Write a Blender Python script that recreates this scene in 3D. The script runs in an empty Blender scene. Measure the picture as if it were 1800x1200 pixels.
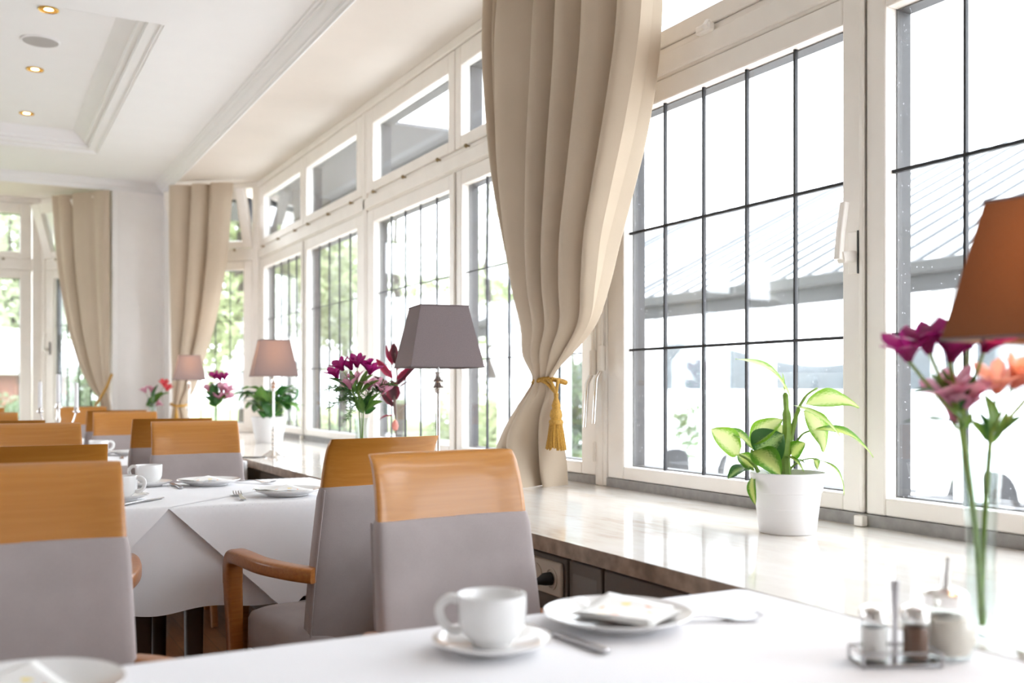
import bpy, bmesh, math, random
from mathutils import Vector, Matrix
rnd = random.Random(11)
PI = math.pi
SC = bpy.context.scene
COL = SC.collection

# ------------------------------------------------------------------ materials
def nt(name):
    m = bpy.data.materials.new(name); m.use_nodes = True
    n = m.node_tree.nodes; l = m.node_tree.links; n.clear()
    o = n.new('ShaderNodeOutputMaterial'); b = n.new('ShaderNodeBsdfPrincipled')
    l.new(b.outputs[0], o.inputs[0])
    return m, n, l, b, o

def setp(b, **k):
    for key, v in k.items():
        b.inputs[key.replace('_', ' ')].default_value = v

def coords(n, l, scale, obj=True, rot=(0, 0, 0)):
    t = n.new('ShaderNodeTexCoord'); mp = n.new('ShaderNodeMapping')
    mp.inputs['Scale'].default_value = scale; mp.inputs['Rotation'].default_value = rot
    l.new(t.outputs['Object' if obj else 'UV'], mp.inputs['Vector'])
    return mp.outputs[0]

def ramp(n, l, fac, stops):
    r = n.new('ShaderNodeValToRGB'); e = r.color_ramp.elements
    e[0].position, e[0].color = stops[0][0], (*stops[0][1], 1)
    e[1].position, e[1].color = stops[-1][0], (*stops[-1][1], 1)
    for p, c in stops[1:-1]:
        x = e.new(p); x.color = (*c, 1)
    l.new(fac, r.inputs[0]); return r.outputs[0]

def noise(n, l, vec, scale, detail=3, rough=.5):
    t = n.new('ShaderNodeTexNoise'); t.inputs['Scale'].default_value = scale
    t.inputs['Detail'].default_value = detail; t.inputs['Roughness'].default_value = rough
    if vec is not None: l.new(vec, t.inputs['Vector'])
    return t.outputs['Fac']

def bump(n, l, b, fac, strength, dist=.002):
    u = n.new('ShaderNodeBump'); u.inputs['Strength'].default_value = strength
    u.inputs['Distance'].default_value = dist
    l.new(fac, u.inputs['Height']); l.new(u.outputs[0], b.inputs['Normal'])

def plain(name, col, rough=.5, var=.06, sc=20, metal=0., coat=0., bmp=0., spec=.5):
    m, n, l, b, o = nt(name)
    v = coords(n, l, (1, 1, 1)); f = noise(n, l, v, sc)
    lo = tuple(c * (1 - var) for c in col); hi = tuple(min(1, c * (1 + var)) for c in col)
    l.new(ramp(n, l, f, [(.3, lo), (.7, hi)]), b.inputs['Base Color'])
    setp(b, Roughness=rough, Metallic=metal, Coat_Weight=coat, Specular_IOR_Level=spec)
    if bmp: bump(n, l, b, f, bmp)
    return m

def cloth(name, col, trans=0., wsc=900, var=.05, bmp=.15):
    m, n, l, b, o = nt(name)
    v = coords(n, l, (1, 1, 1)); f = noise(n, l, v, wsc, 2); g = noise(n, l, v, 9, 3)
    mx = n.new('ShaderNodeMath'); mx.operation = 'ADD'; l.new(f, mx.inputs[0]); l.new(g, mx.inputs[1])
    hf = n.new('ShaderNodeMath'); hf.operation = 'MULTIPLY'; hf.inputs[1].default_value = .5; l.new(mx.outputs[0], hf.inputs[0])
    c = ramp(n, l, hf.outputs[0], [(.35, tuple(x * (1 - var) for x in col)), (.65, tuple(min(1, x * (1 + var)) for x in col))])
    l.new(c, b.inputs['Base Color']); setp(b, Roughness=.9, Specular_IOR_Level=.15, Sheen_Weight=.15)
    if bmp: bump(n, l, b, f, bmp, .001)
    if trans:
        t = n.new('ShaderNodeBsdfTranslucent'); l.new(c, t.inputs[0])
        s = n.new('ShaderNodeMixShader'); s.inputs[0].default_value = trans
        l.new(b.outputs[0], s.inputs[1]); l.new(t.outputs[0], s.inputs[2]); l.new(s.outputs[0], o.inputs[0])
    return m

def wood(name, dark, mid, light, scale=(2.2, 75, 75), rough=.32, coat=.35):
    m, n, l, b, o = nt(name)
    v = coords(n, l, scale); f = noise(n, l, v, 1.6, 3, .5)
    v2 = coords(n, l, (1, 1, 1)); g = noise(n, l, v2, 3, 2)
    a = n.new('ShaderNodeMath'); a.operation = 'MULTIPLY_ADD'; a.inputs[1].default_value = .35
    l.new(g, a.inputs[0]); l.new(f, a.inputs[2])
    l.new(ramp(n, l, a.outputs[0], [(.40, dark), (.66, mid), (.95, light)]), b.inputs['Base Color'])
    setp(b, Roughness=rough, Coat_Weight=coat, Coat_Roughness=.12)
    return m

def leafmat(name, center, edge, w0=.35, w1=.9, trans=.35, rough=.4):
    m, n, l, b, o = nt(name)
    t = n.new('ShaderNodeUVMap'); s = n.new('ShaderNodeSeparateXYZ'); l.new(t.outputs[0], s.inputs[0])
    sub = n.new('ShaderNodeMath'); sub.operation = 'SUBTRACT'; sub.inputs[1].default_value = .5; l.new(s.outputs[0], sub.inputs[0])
    ab = n.new('ShaderNodeMath'); ab.operation = 'ABSOLUTE'; l.new(sub.outputs[0], ab.inputs[0])
    nv = noise(n, l, coords(n, l, (14, 5, 1), obj=False), 3, 3)
    ma = n.new('ShaderNodeMath'); ma.operation = 'MULTIPLY_ADD'; ma.inputs[1].default_value = .55
    l.new(nv, ma.inputs[0]); l.new(ab.outputs[0], ma.inputs[2])
    c = ramp(n, l, ma.outputs[0], [(w0, center), (w1, edge)])
    l.new(c, b.inputs['Base Color']); setp(b, Roughness=rough)
    tr = n.new('ShaderNodeBsdfTranslucent'); l.new(c, tr.inputs[0])
    x = n.new('ShaderNodeMixShader'); x.inputs[0].default_value = trans
    l.new(b.outputs[0], x.inputs[1]); l.new(tr.outputs[0], x.inputs[2]); l.new(x.outputs[0], o.inputs[0])
    return m

def glassmat(name, f0=.05, tint=(1, 1, 1), haze=.0, speck=0.):
    m, n, l, b, o = nt(name); n.remove(b)
    tr = n.new('ShaderNodeBsdfTransparent'); tr.inputs[0].default_value = (*tint, 1)
    gl = n.new('ShaderNodeBsdfGlossy'); gl.inputs['Roughness'].default_value = .01
    lw = n.new('ShaderNodeLayerWeight'); lw.inputs[0].default_value = .5
    p = n.new('ShaderNodeMath'); p.operation = 'POWER'; p.inputs[1].default_value = 5; l.new(lw.outputs['Facing'], p.inputs[0])
    ma = n.new('ShaderNodeMath'); ma.operation = 'MULTIPLY_ADD'; ma.inputs[1].default_value = 1 - f0; ma.inputs[2].default_value = f0
    l.new(p.outputs[0], ma.inputs[0])
    mx = n.new('ShaderNodeMixShader'); l.new(ma.outputs[0], mx.inputs[0]); l.new(tr.outputs[0], mx.inputs[1]); l.new(gl.outputs[0], mx.inputs[2])
    out = mx.outputs[0]
    if haze:
        df = n.new('ShaderNodeBsdfTranslucent'); df.inputs[0].default_value = (.95, .96, 1, 1)
        v = coords(n, l, (1, 1, 1)); f = noise(n, l, v, 2.0, 3)
        k = n.new('ShaderNodeMath'); k.operation = 'MULTIPLY'; k.inputs[1].default_value = haze * 2; l.new(f, k.inputs[0])
        fac = k.outputs[0]
        if speck:
            vo = n.new('ShaderNodeTexVoronoi'); vo.inputs['Scale'].default_value = 55; l.new(v, vo.inputs['Vector'])
            st = n.new('ShaderNodeMath'); st.operation = 'LESS_THAN'; st.inputs[1].default_value = .09; l.new(vo.outputs['Distance'], st.inputs[0])
            sm = n.new('ShaderNodeMath'); sm.operation = 'MULTIPLY_ADD'; sm.inputs[1].default_value = speck; l.new(st.outputs[0], sm.inputs[0]); l.new(fac, sm.inputs[2])
            fac = sm.outputs[0]
        h = n.new('ShaderNodeMixShader'); l.new(fac, h.inputs[0]); l.new(out, h.inputs[1]); l.new(df.outputs[0], h.inputs[2])
        out = h.outputs[0]
    l.new(out, o.inputs[0]); return m

def emis(name, col, s):
    m, n, l, b, o = nt(name); n.remove(b)
    e = n.new('ShaderNodeEmission'); e.inputs[0].default_value = (*col, 1); e.inputs[1].default_value = s
    l.new(e.outputs[0], o.inputs[0]); return m

def marble():
    m, n, l, b, o = nt('polished_marble')
    v = coords(n, l, (6, 1.6, 6)); f = noise(n, l, v, 3.0, 8, .62); g = noise(n, l, coords(n, l, (3, 1.2, 3)), 1.3, 4)
    w = n.new('ShaderNodeMath'); w.operation = 'MULTIPLY_ADD'; w.inputs[1].default_value = .5; l.new(g, w.inputs[0]); l.new(f, w.inputs[2])
    l.new(ramp(n, l, w.outputs[0], [(.40, (.36, .26, .19)), (.52, (.60, .52, .44)), (.68, (.72, .67, .61)), (.95, (.78, .75, .71))]), b.inputs['Base Color'])
    setp(b, Roughness=.07, Specular_IOR_Level=.6); return m

def parquet():
    m, n, l, b, o = nt('strip_parquet')
    v = coords(n, l, (1, 1, 1), rot=(0, 0, PI / 2))
    br = n.new('ShaderNodeTexBrick'); l.new(v, br.inputs['Vector'])
    br.inputs['Scale'].default_value = 1; br.inputs['Brick Width'].default_value = .5; br.inputs['Row Height'].default_value = .07
    br.inputs['Mortar Size'].default_value = .0015; br.inputs['Mortar'].default_value = (.05, .02, .01, 1)
    br.inputs['Color1'].default_value = (.23, .10, .04, 1); br.inputs['Color2'].default_value = (.34, .16, .07, 1)
    g = noise(n, l, coords(n, l, (30, 3, 1)), 3, 4)
    mx = n.new('ShaderNodeMix'); mx.data_type = 'RGBA'; mx.blend_type = 'MULTIPLY'; mx.inputs['Factor'].default_value = .5
    l.new(br.outputs[0], mx.inputs[6]); l.new(ramp(n, l, g, [(.3, (.55, .5, .45)), (.7, (1.1, 1.1, 1.1))]), mx.inputs[7])
    l.new(mx.outputs[2], b.inputs['Base Color']); setp(b, Roughness=.28, Coat_Weight=.3); return m

def napkinmat():
    m, n, l, b, o = nt('printed_paper_napkin')
    v = coords(n, l, (1, 1, 0)); vo = n.new('ShaderNodeTexVoronoi'); vo.inputs['Scale'].default_value = 42; l.new(v, vo.inputs['Vector'])
    st = n.new('ShaderNodeMath'); st.operation = 'LESS_THAN'; st.inputs[1].default_value = .36; l.new(vo.outputs['Distance'], st.inputs[0])
    ln = n.new('ShaderNodeVectorMath'); ln.operation = 'LENGTH'; l.new(v, ln.inputs[0]); th = n.new('ShaderNodeMath'); th.operation = 'LESS_THAN'; th.inputs[1].default_value = .052; l.new(ln.outputs['Value'], th.inputs[0])
    an = n.new('ShaderNodeMath'); an.operation = 'MULTIPLY'; l.new(st.outputs[0], an.inputs[0]); l.new(th.outputs[0], an.inputs[1])
    sx = n.new('ShaderNodeSeparateColor'); l.new(vo.outputs['Color'], sx.inputs[0])
    cr = ramp(n, l, sx.outputs[0], [(.1, (.85, .25, .25)), (.5, (.9, .5, .15)), (.9, (.92, .75, .2))])
    mx = n.new('ShaderNodeMix'); mx.data_type = 'RGBA'; l.new(an.outputs[0], mx.inputs['Factor'])
    mx.inputs[6].default_value = (.86, .85, .83, 1); l.new(cr, mx.inputs[7]); l.new(mx.outputs[2], b.inputs['Base Color'])
    setp(b, Roughness=.9); return m

def shademat(nm='lampshade_fabric', lo=(.20, .165, .170), hi=(.25, .21, .215), tr=(.36, .25, .20)):
    m, n, l, b, o = nt(nm)
    v = coords(n, l, (1, 1, 1)); f = noise(n, l, v, 700, 2); g = noise(n, l, v, 18, 3)
    c = ramp(n, l, f, [(.3, lo), (.7, hi)])
    l.new(c, b.inputs['Base Color']); setp(b, Roughness=.9, Specular_IOR_Level=.1)
    t = n.new('ShaderNodeBsdfTranslucent'); t.inputs[0].default_value = (*tr, 1)
    x = n.new('ShaderNodeMixShader'); x.inputs[0].default_value = .16
    l.new(b.outputs[0], x.inputs[1]); l.new(t.outputs[0], x.inputs[2]); l.new(x.outputs[0], o.inputs[0]); return m

M = dict(
 paint=plain('white_wall_paint', (.875, .855, .84), .7, .02, 6),
 ceil=plain('ceiling_paint', (.80, .80, .80), .8, .01, 5),
 soffit=plain('cream_soffit_paint', (.77, .715, .655), .8, .03, 2),
 frame=plain('ivory_gloss_paint', (.87, .825, .77), .35, .03, 7),
 strip=plain('grey_gasket', (.30, .285, .275), .6, .15, 30),
 outer=plain('dark_outer_frame', (.011, .0095, .011), .6, .2, 12),
 lead=plain('lead_bar', (.012, .011, .014), .6, .2, 30),
 pane=glassmat('window_glass', .07, (.97, .985, .98), .006, .22),
 pane_far=glassmat('window_glass_old', .07, (.97, .985, .98), .010),
 vglass=glassmat('vase_glass', .07, (.93, .96, .95)),
 knob=plain('aged_brass', (.30, .22, .12), .4, .1, 40, 1.),
 curtain=cloth('beige_curtain', (.55, .455, .35), .06, 700, .03, .08),
 gold=plain('gold_cord', (.44, .235, .035), .65, .25, 260, 0, 0, .4),
 beech=wood('lacquered_beech', (.40, .152, .020), (.435, .172, .025), (.47, .20, .036)),
 beecharm=wood('reddish_beech', (.30, .095, .014), (.35, .115, .018), (.40, .15, .03)),
 beechdk=wood('brown_beech', (.28, .105, .03), (.36, .145, .045), (.42, .18, .06)),
 fabric=cloth('grey_chair_fabric', (.365, .315, .307), 0, 900, .10, .25),
 linen=cloth('white_table_linen', (.84, .83, .85), .06, 500, .015, .06),
 tablewood=plain('dark_table_wood', (.035, .014, .008), .4, .2, 12),
 china=plain('white_china', (.80, .79, .78), .12, .01, 10, 0, .3),
 steel=plain('cutlery_steel', (.46, .45, .46), .25, .04, 40, 1.),
 chrome=plain('polished_chrome', (.80, .78, .75), .22, .03, 30, 1.),
 dark=plain('black_plastic', (.012, .011, .011), .45, .1, 30),
 plastic=plain('cream_plastic', (.62, .54, .45), .35, .02, 12),
 panel=plain('taupe_painted_panel', (.135, .108, .088), .5, .05, 8),
 pot=plain('white_plastic_pot', (.80, .79, .80), .35, .01, 9),
 soil=plain('potting_soil', (.035, .022, .014), .9, .3, 80),
 marbedge_shade=plain('shaded_marble_edge', (.30, .215, .155), .5, .35, 28), marble=marble(), floor=parquet(), napkin=napkinmat(), shade=shademat(), shadebr=shademat('brown_lampshade_fabric', (.105, .048, .026), (.15, .07, .038), (.26, .11, .05)),  # marble edge: same stone as the sill, shade put into its darker colour
 lining=plain('white_shade_lining', (.75, .72, .68), .8, .02, 30),
 bulb=emis('lamp_bulb', (1, .62, .30), 2.5), spot=emis('spot_bulb', (1, .62, .25), 3),
 reflector=emis('glowing_gold_reflector', (1, .50, .12), .075),
 brass=plain('gold_ring', (.75, .48, .14), .25, .05, 30, 1.),
 grille=plain('speaker_grille', (.40, .38, .37), .7, .1, 300),
 candle=plain('white_wax', (.82, .81, .82), .5, .01, 20),
 salt=plain('salt', (.80, .73, .71), .9, .04, 300), pepper=plain('ground_pepper', (.16, .075, .045), .9, .2, 300),
 sugar=plain('sugar', (.80, .70, .62), .9, .03, 300),
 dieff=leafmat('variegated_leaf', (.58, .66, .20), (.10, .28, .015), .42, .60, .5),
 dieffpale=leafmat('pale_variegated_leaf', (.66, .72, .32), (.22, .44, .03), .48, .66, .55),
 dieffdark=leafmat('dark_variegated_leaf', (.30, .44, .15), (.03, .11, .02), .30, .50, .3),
 leaf=leafmat('green_leaf', (.14, .27, .05), (.08, .19, .035), .3, .8, .3),
 leafdk=leafmat('deep_green_leaf', (.045, .15, .03), (.02, .085, .018), .3, .8, .25),
 cordy=leafmat('dark_red_leaf', (.045, .012, .016), (.16, .006, .025), .46, .74, .25),
 cordyred=leafmat('red_leaf', (.13, .004, .018), (.30, .008, .05), .3, .8, .35),
 stem=plain('green_stem', (.19, .31, .05), .5, .15, 60),
 stemdk=plain('dark_stem', (.10, .055, .04), .5, .2, 60),
 magenta=leafmat('magenta_petal', (.40, .018, .17), (.30, .012, .15), .3, .8, .4),
 pink=leafmat('pale_pink_petal', (.70, .38, .47), (.62, .25, .38), .3, .8, .4),
 peach=leafmat('peach_petal', (.80, .42, .30), (.78, .36, .30), .3, .8, .45),
 redp=leafmat('coral_red_petal', (.70, .06, .10), (.75, .13, .10), .3, .8, .4),
 white=plain('white_outdoor_metal', (.60, .62, .63), .5, .02, 3),
 rib=plain('grey_roof_rib', (.024, .030, .036), .5, .05, 3),
 gutter=plain('grey_gutter', (.011, .011, .0105), .6, .08, 4),
 fascia=plain('dark_fascia_board', (.004, .004, .005), .6, .15, 4),
 awning=plain('grey_awning_cloth', (.075, .075, .078), .9, .05, 4),
 wicker=plain('dark_wicker', (.026, .026, .028), .6, .4, 120),
 terrace=plain('pale_terrace', (.72, .71, .69), .9, .05, 1),
 grass=plain('lawn_grass', (.21, .25, .10), .95, .25, 3),
 foliage=leafmat('tree_foliage', (.31, .36, .18), (.36, .40, .22), .3, .8, .4),
 foliage2=leafmat('birch_foliage', (.38, .42, .27), (.42, .45, .31), .3, .8, .4),
 hedge=leafmat('hedge_foliage', (.11, .16, .07), (.13, .18, .08), .3, .8, .3),
 bark=plain('tree_bark', (.05, .04, .03), .9, .3, 6),
 brick=plain('brick_wall', (.20, .085, .06), .9, .25, 8),
 housew=plain('white_render', (.5, .5, .5), .8, .03, 3), tile=plain('pale_roof', (.40, .42, .44), .7, .05, 3),
 hill=plain('far_hill_forest', (.036, .045, .049), 1., .25, .02), lake=plain('pale_lake_water', (.55, .58, .6), .25, .03, .01),
 parasol=cloth('white_parasol_cloth', (.6, .6, .58), .3, 50, .02, 0),
)

# ------------------------------------------------------------------ mesh helpers
class MB:
    def __init__(s): s.v = []; s.f = []; s.uv = []; s.mi = []
    def add(s, vs, fs, uv=None, mat=None, mi=0):
        o = len(s.v)
        for i, p in enumerate(vs):
            p = Vector(p)
            if mat is not None: p = mat @ p
            s.v.append(p); s.uv.append(uv[i] if uv else (0, 0))
        for f in fs: s.f.append([o + i for i in f]); s.mi.append(mi)
        return s
    def box(s, x0, x1, y0, y1, z0, z1, mat=None):
        v = [(x, y, z) for z in (z0, z1) for y in (y0, y1) for x in (x0, x1)]
        return s.add(v, [(0, 2, 3, 1), (4, 5, 7, 6), (0, 1, 5, 4), (2, 6, 7, 3), (0, 4, 6, 2), (1, 3, 7, 5)], mat=mat)
    def loft(s, loops, cap=True, mat=None):
        n = len(loops[0]); v = [p for lp in loops for p in lp]; f = []
        for i in range(len(loops) - 1):
            for j in range(n):
                k = (j + 1) % n
                f.append((i * n + j, i * n + k, (i + 1) * n + k, (i + 1) * n + j))
        if cap:
            f.append(tuple(reversed(range(n)))); f.append(tuple((len(loops) - 1) * n + j for j in range(n)))
        return s.add(v, f, mat=mat)
    def lathe(s, prof, n=32, c=(0, 0, 0), cap=True, mat=None):
        lp = [[(c[0] + r * math.cos(2 * PI * j / n), c[1] + r * math.sin(2 * PI * j / n), c[2] + z) for j in range(n)] for r, z in prof]
        return s.loft(lp, cap, mat)
    def tube(s, path, r, n=8, cap=True, mat=None, flat=1.):
        path = [Vector(p) for p in path]; L = len(path)
        rs = r if isinstance(r, (list, tuple)) else [r] * L
        loops = []; up = None
        for i, p in enumerate(path):
            t = (path[min(i + 1, L - 1)] - path[max(i - 1, 0)]).normalized()
            if up is None:
                up = Vector((0, 0, 1)) if abs(t.z) < .9 else Vector((1, 0, 0))
            a = t.cross(up)
            if a.length < 1e-6: a = t.cross(Vector((0, 1, 0)))
            a.normalize(); b = a.cross(t).normalized(); up = b
            loops.append([p + (a * math.cos(2 * PI * j / n) + b * math.sin(2 * PI * j / n) * flat) * rs[i] for j in range(n)])
        return s.loft(loops, cap, mat)
    def bar(s, path, w, h, side=None, mat=None):
        """rectangular rounded section; side = fixed sideways vector"""
        path = [Vector(p) for p in path]; L = len(path); loops = []
        for i, p in enumerate(path):
            t = (path[min(i + 1, L - 1)] - path[max(i - 1, 0)]).normalized()
            a = Vector(side[i] if isinstance(side, list) else side); a = (a - t * a.dot(t)).normalized(); b = a.cross(t).normalized()
            ww = w[i] if isinstance(w, list) else w; hh = h[i] if isinstance(h, list) else h
            lp = []
            for j in range(16):
                q = 2 * PI * (j + .5) / 16; cx, sx = math.cos(q), math.sin(q)
                lp.append(p + a * ww / 2 * math.copysign(abs(cx) ** .45, cx) + b * hh / 2 * math.copysign(abs(sx) ** .45, sx))
            loops.append(lp)
        return s.loft(loops, True, mat)
    def grid(s, fn, nu, nv, mat=None):
        v = []; uv = []; f = []
        for j in range(nv + 1):
            for i in range(nu + 1):
                v.append(fn(i / nu, j / nv)); uv.append((i / nu, j / nv))
        for j in range(nv):
            for i in range(nu):
                a = j * (nu + 1) + i; f.append((a, a + 1, a + nu + 2, a + nu + 1))
        return s.add(v, f, uv, mat)
    def build(s, name, mat, parent=None, loc=None, bevel=0, seg=2, angle=40, recalc=True, solid=0, smooth=True, sub=0):
        me = bpy.data.meshes.new(name); me.from_pydata([tuple(p) for p in s.v], [], s.f)
        u = me.uv_layers.new(name='UVMap')
        for lp in me.loops: u.data[lp.index].uv = s.uv[lp.vertex_index]
        if recalc:
            bm = bmesh.new(); bm.from_mesh(me); bmesh.ops.recalc_face_normals(bm, faces=bm.faces); bm.to_mesh(me); bm.free()
        ms = mat if isinstance(mat, (list, tuple)) else [mat]
        for x in ms: me.materials.append(M[x] if isinstance(x, str) else x)
        for p, k in zip(me.polygons, s.mi): p.material_index = k
        if smooth:
            me.polygons.foreach_set('use_smooth', [True] * len(me.polygons))
            me.set_sharp_from_angle(angle=math.radians(angle))
        ob = bpy.data.objects.new(name, me); COL.objects.link(ob)
        if loc is not None: ob.location = loc
        if parent is not None: ob.parent = parent
        if bevel:
            b = ob.modifiers.new('b', 'BEVEL'); b.width = bevel; b.segments = seg; b.limit_method = 'ANGLE'
        if solid:
            b = ob.modifiers.new('s', 'SOLIDIFY'); b.thickness = solid; b.offset = 0
        if sub:
            b = ob.modifiers.new('u', 'SUBSURF'); b.levels = sub; b.render_levels = sub
        return ob

def tag(o, label, cat, group=None, kind=None):
    o['label'] = label; o['category'] = cat
    if group: o['group'] = group
    if kind: o['kind'] = kind
    return o
def thing(name, label, cat, loc=(0, 0, 0), rz=0, group=None):
    o = bpy.data.objects.new(name, None); COL.objects.link(o); o.empty_display_size = .05
    o.location = loc; o.rotation_euler = (0, 0, rz)
    return tag(o, label, cat, group)
def struct_empty(name):
    o = bpy.data.objects.new(name, None); COL.objects.link(o); o['kind'] = 'structure'; return o
def struct(name, mb, mat, **k):
    o = mb.build(name, mat, **k); o['kind'] = 'structure'; return o
def copy_tree(o, parent=None):
    c = o.copy(); COL.objects.link(c)
    if parent is not None: c.parent = parent
    for ch in list(o.children): copy_tree(ch, c)
    return c
def smooth(t): t = max(0, min(1, t)); return t * t * (3 - 2 * t)
def interp(x, pts):
    """piecewise smooth interpolation through (x, y) pairs, x ascending"""
    if x <= pts[0][0]: return pts[0][1]
    for i in range(len(pts) - 1):
        (x0, y0), (x1, y1) = pts[i], pts[i + 1]
        if x <= x1:
            m0 = (pts[i + 1][1] - pts[i - 1][1]) / (pts[i + 1][0] - pts[i - 1][0]) if i > 0 else (y1 - y0) / (x1 - x0)
            m1 = (pts[i + 2][1] - pts[i][1]) / (pts[i + 2][0] - pts[i][0]) if i + 2 < len(pts) else (y1 - y0) / (x1 - x0)
            t = (x - x0) / (x1 - x0); h = x1 - x0
            return (2*t**3 - 3*t**2 + 1) * y0 + (t**3 - 2*t**2 + t) * h * m0 + (-2*t**3 + 3*t**2) * y1 + (t**3 - t**2) * h * m1
    return pts[-1][1]
def bez(pts, n=12):
    """Catmull-Rom through points"""
    P = [Vector(p) for p in pts]; out = []
    for i in range(len(P) - 1):
        a = P[max(i - 1, 0)]; b = P[i]; c = P[i + 1]; d = P[min(i + 2, len(P) - 1)]
        for k in range(n):
            t = k / n
            out.append(.5 * ((2 * b) + (c - a) * t + (2 * a - 5 * b + 4 * c - d) * t * t + (3 * b - a - 3 * c + d) * t ** 3))
    out.append(P[-1]); return out

# ------------------------------------------------------------------ camera
YAW = math.radians(28.394)
CR, CF = Vector((math.cos(YAW), -math.sin(YAW), 0)), Vector((math.sin(YAW), math.cos(YAW), 0))   # right / forward headings in the room
cam = bpy.data.cameras.new('camera'); co = bpy.data.objects.new('camera', cam); COL.objects.link(co)
co.location = (0, 0, 1.10); co.rotation_euler = (PI / 2, 0, -YAW)
cam.lens = 35; cam.sensor_width = 36; cam.shift_y = 83 / 1800; cam.clip_end = 3000; cam.clip_start = .02
cam.dof.use_dof = True; cam.dof.focus_distance = 2.85; cam.dof.aperture_fstop = 2.6
SC.camera = co
SC.view_settings.view_transform = 'Standard'; SC.view_settings.look = 'None'
SC.view_settings.gamma = 1; SC.view_settings.use_curve_mapping = False
SC.view_settings.exposure = 3.28
SC.cycles.max_bounces = 10; SC.cycles.diffuse_bounces = 6; SC.cycles.transparent_max_bounces = 16
SC.cycles.caustics_reflective = False; SC.cycles.caustics_refractive = False
SC.cycles.use_denoising = True

# ------------------------------------------------------------------ world (bright overcast sky)
w = bpy.data.worlds.new('overcast_sky'); SC.world = w; w.use_nodes = True
n = w.node_tree.nodes; l = w.node_tree.links; n.clear()
bg = n.new('ShaderNodeBackground'); wo = n.new('ShaderNodeOutputWorld'); l.new(bg.outputs[0], wo.inputs[0])
tc = n.new('ShaderNodeTexCoord'); sx = n.new('ShaderNodeSeparateXYZ'); l.new(tc.outputs['Generated'], sx.inputs[0])
rp = n.new('ShaderNodeValToRGB'); l.new(sx.outputs['Z'], rp.inputs[0])
rp.color_ramp.elements[0].position = 0; rp.color_ramp.elements[0].color = (.90, .95, 1.03, 1)
rp.color_ramp.elements[1].position = .8; rp.color_ramp.elements[1].color = (.95, .98, 1.05, 1)
l.new(rp.outputs[0], bg.inputs[0]); bg.inputs[1].default_value = 1.0

# ------------------------------------------------------------------ room shell
ZS = 2.747          # bay soffit
ZC = 2.800          # main ceiling
ZR = 2.910          # coffer ceiling
SILL = .75
CX0, CX1, CY0, CY1 = -3.6, .785, 4.87, 7.77     # coffer opening
struct('floor', MB().box(-5, 3, -4.5, 10, -.05, 0), 'floor')
cb = MB()
cb.box(-5, CX0, -4.5, 8.741, ZC, ZC + .2); cb.box(CX1, 1.401, -4.5, 8.741, ZC, ZC + .2)
cb.box(CX0, CX1, -4.5, CY0, ZC, ZC + .2); cb.box(CX0, CX1, CY1, 8.741, ZC, ZC + .2)
cb.box(CX0, CX1, CY0, CY1, ZR, ZR + .09)
struct('ceiling', cb, 'ceil')
sb = MB()
sb.box(1.402, 2.15, -4.5, 8.8, ZS, ZC + .2); sb.box(-5, 1.402, 8.742, 9.75, ZS, ZC + .2)
struct('ceiling_soffit', sb, 'soffit')
def crown(path_fn, prof):            # prof: (inset, z); path_fn(inset) -> closed/open list of xy
    return [[(x, y, z) for x, y in path_fn(i)] for i, z in prof]
def profile_strip(mb, path_fn, prof):
    loops = crown(path_fn, prof); k = len(loops[0]); v = [p for lp in loops for p in lp]; f = []
    for i in range(len(loops) - 1):
        for j in range(k - 1): f.append((i * k + j, i * k + j + 1, (i + 1) * k + j + 1, (i + 1) * k + j))
    mb.add(v, f)
mb = MB()
ZL, XB, YB = 2.724, 1.40, 8.74          # lower edge of the cornice
cp = [(-.03, ZS + .002), (-.004, ZL), (.0, ZL), (.004, ZL + .010), (.016, ZL + .013), (.019, ZL + .022), (.030, ZL + .028), (.044, ZL + .036), (.054, ZL + .047), (.057, ZL + .053), (.066, ZL + .055), (.069, ZL + .064), (.080, ZL + .067), (.083, ZC + .001)]
profile_strip(mb, lambda i: [(XB - i, -4.45), (XB - i, YB - i), (-5, YB - i)], cp)
struct('trim_1', mb, 'ceil', recalc=False, angle=25)
mb = MB()
fp = [(0, ZC - .0005), (.002, ZC + .004), (.012, ZC + .006), (.016, ZC + .014), (.026, ZC + .016), (.040, ZC + .016), (.062, ZC + .022), (.066, ZC + .038), (.092, ZC + .045), (.098, ZC + .058), (.120, ZC + .070), (.140, ZC + .090), (.165, ZC + .104), (.178, ZR + .001)]
profile_strip(mb, lambda i: [(CX0 + i, CY0 + i), (CX1 - i, CY0 + i), (CX1 - i, CY1 - i), (CX0 + i, CY1 - i), (CX0 + i, CY0 + i)], fp)
struct('trim_2', mb, 'ceil', recalc=False, angle=25)
lw = MB().box(-5.1, -5, -4.5, 4.6, 0, 3.05); lw.box(-5.1, -5, 6.6, 9.75, 0, 3.05); lw.box(-5.1, -5, 4.6, 6.6, 0, .8); lw.box(-5.1, -5, 4.6, 6.6, 2.35, 3.05)  # unseen window opening, added to bring light into the far room
for q in range(3): lw.box(-5.09, -5.01, 4.6 + q * .96, 4.68 + q * .96, .8, 2.35)
lw.box(-5.08, -5.02, 4.6, 6.6, 1.85, 1.93)
struct('wall_left', lw, 'paint')
# corner pier with side mouldings
pb = MB().box(1.0, 1.40, 8.74, 9.6, 0, ZS); pb.box(1.40, 1.50, 8.47, 8.80, 0, ZS)
pb.box(.996, 1.03, 8.730, 8.74, 0, ZL); pb.box(.994, 1.012, 8.722, 8.73, 0, ZL)
pb.box(1.375, 1.404, 8.730, 8.74, 0, ZL)
struct('wall_far', pb, 'paint', bevel=.006)

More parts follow.
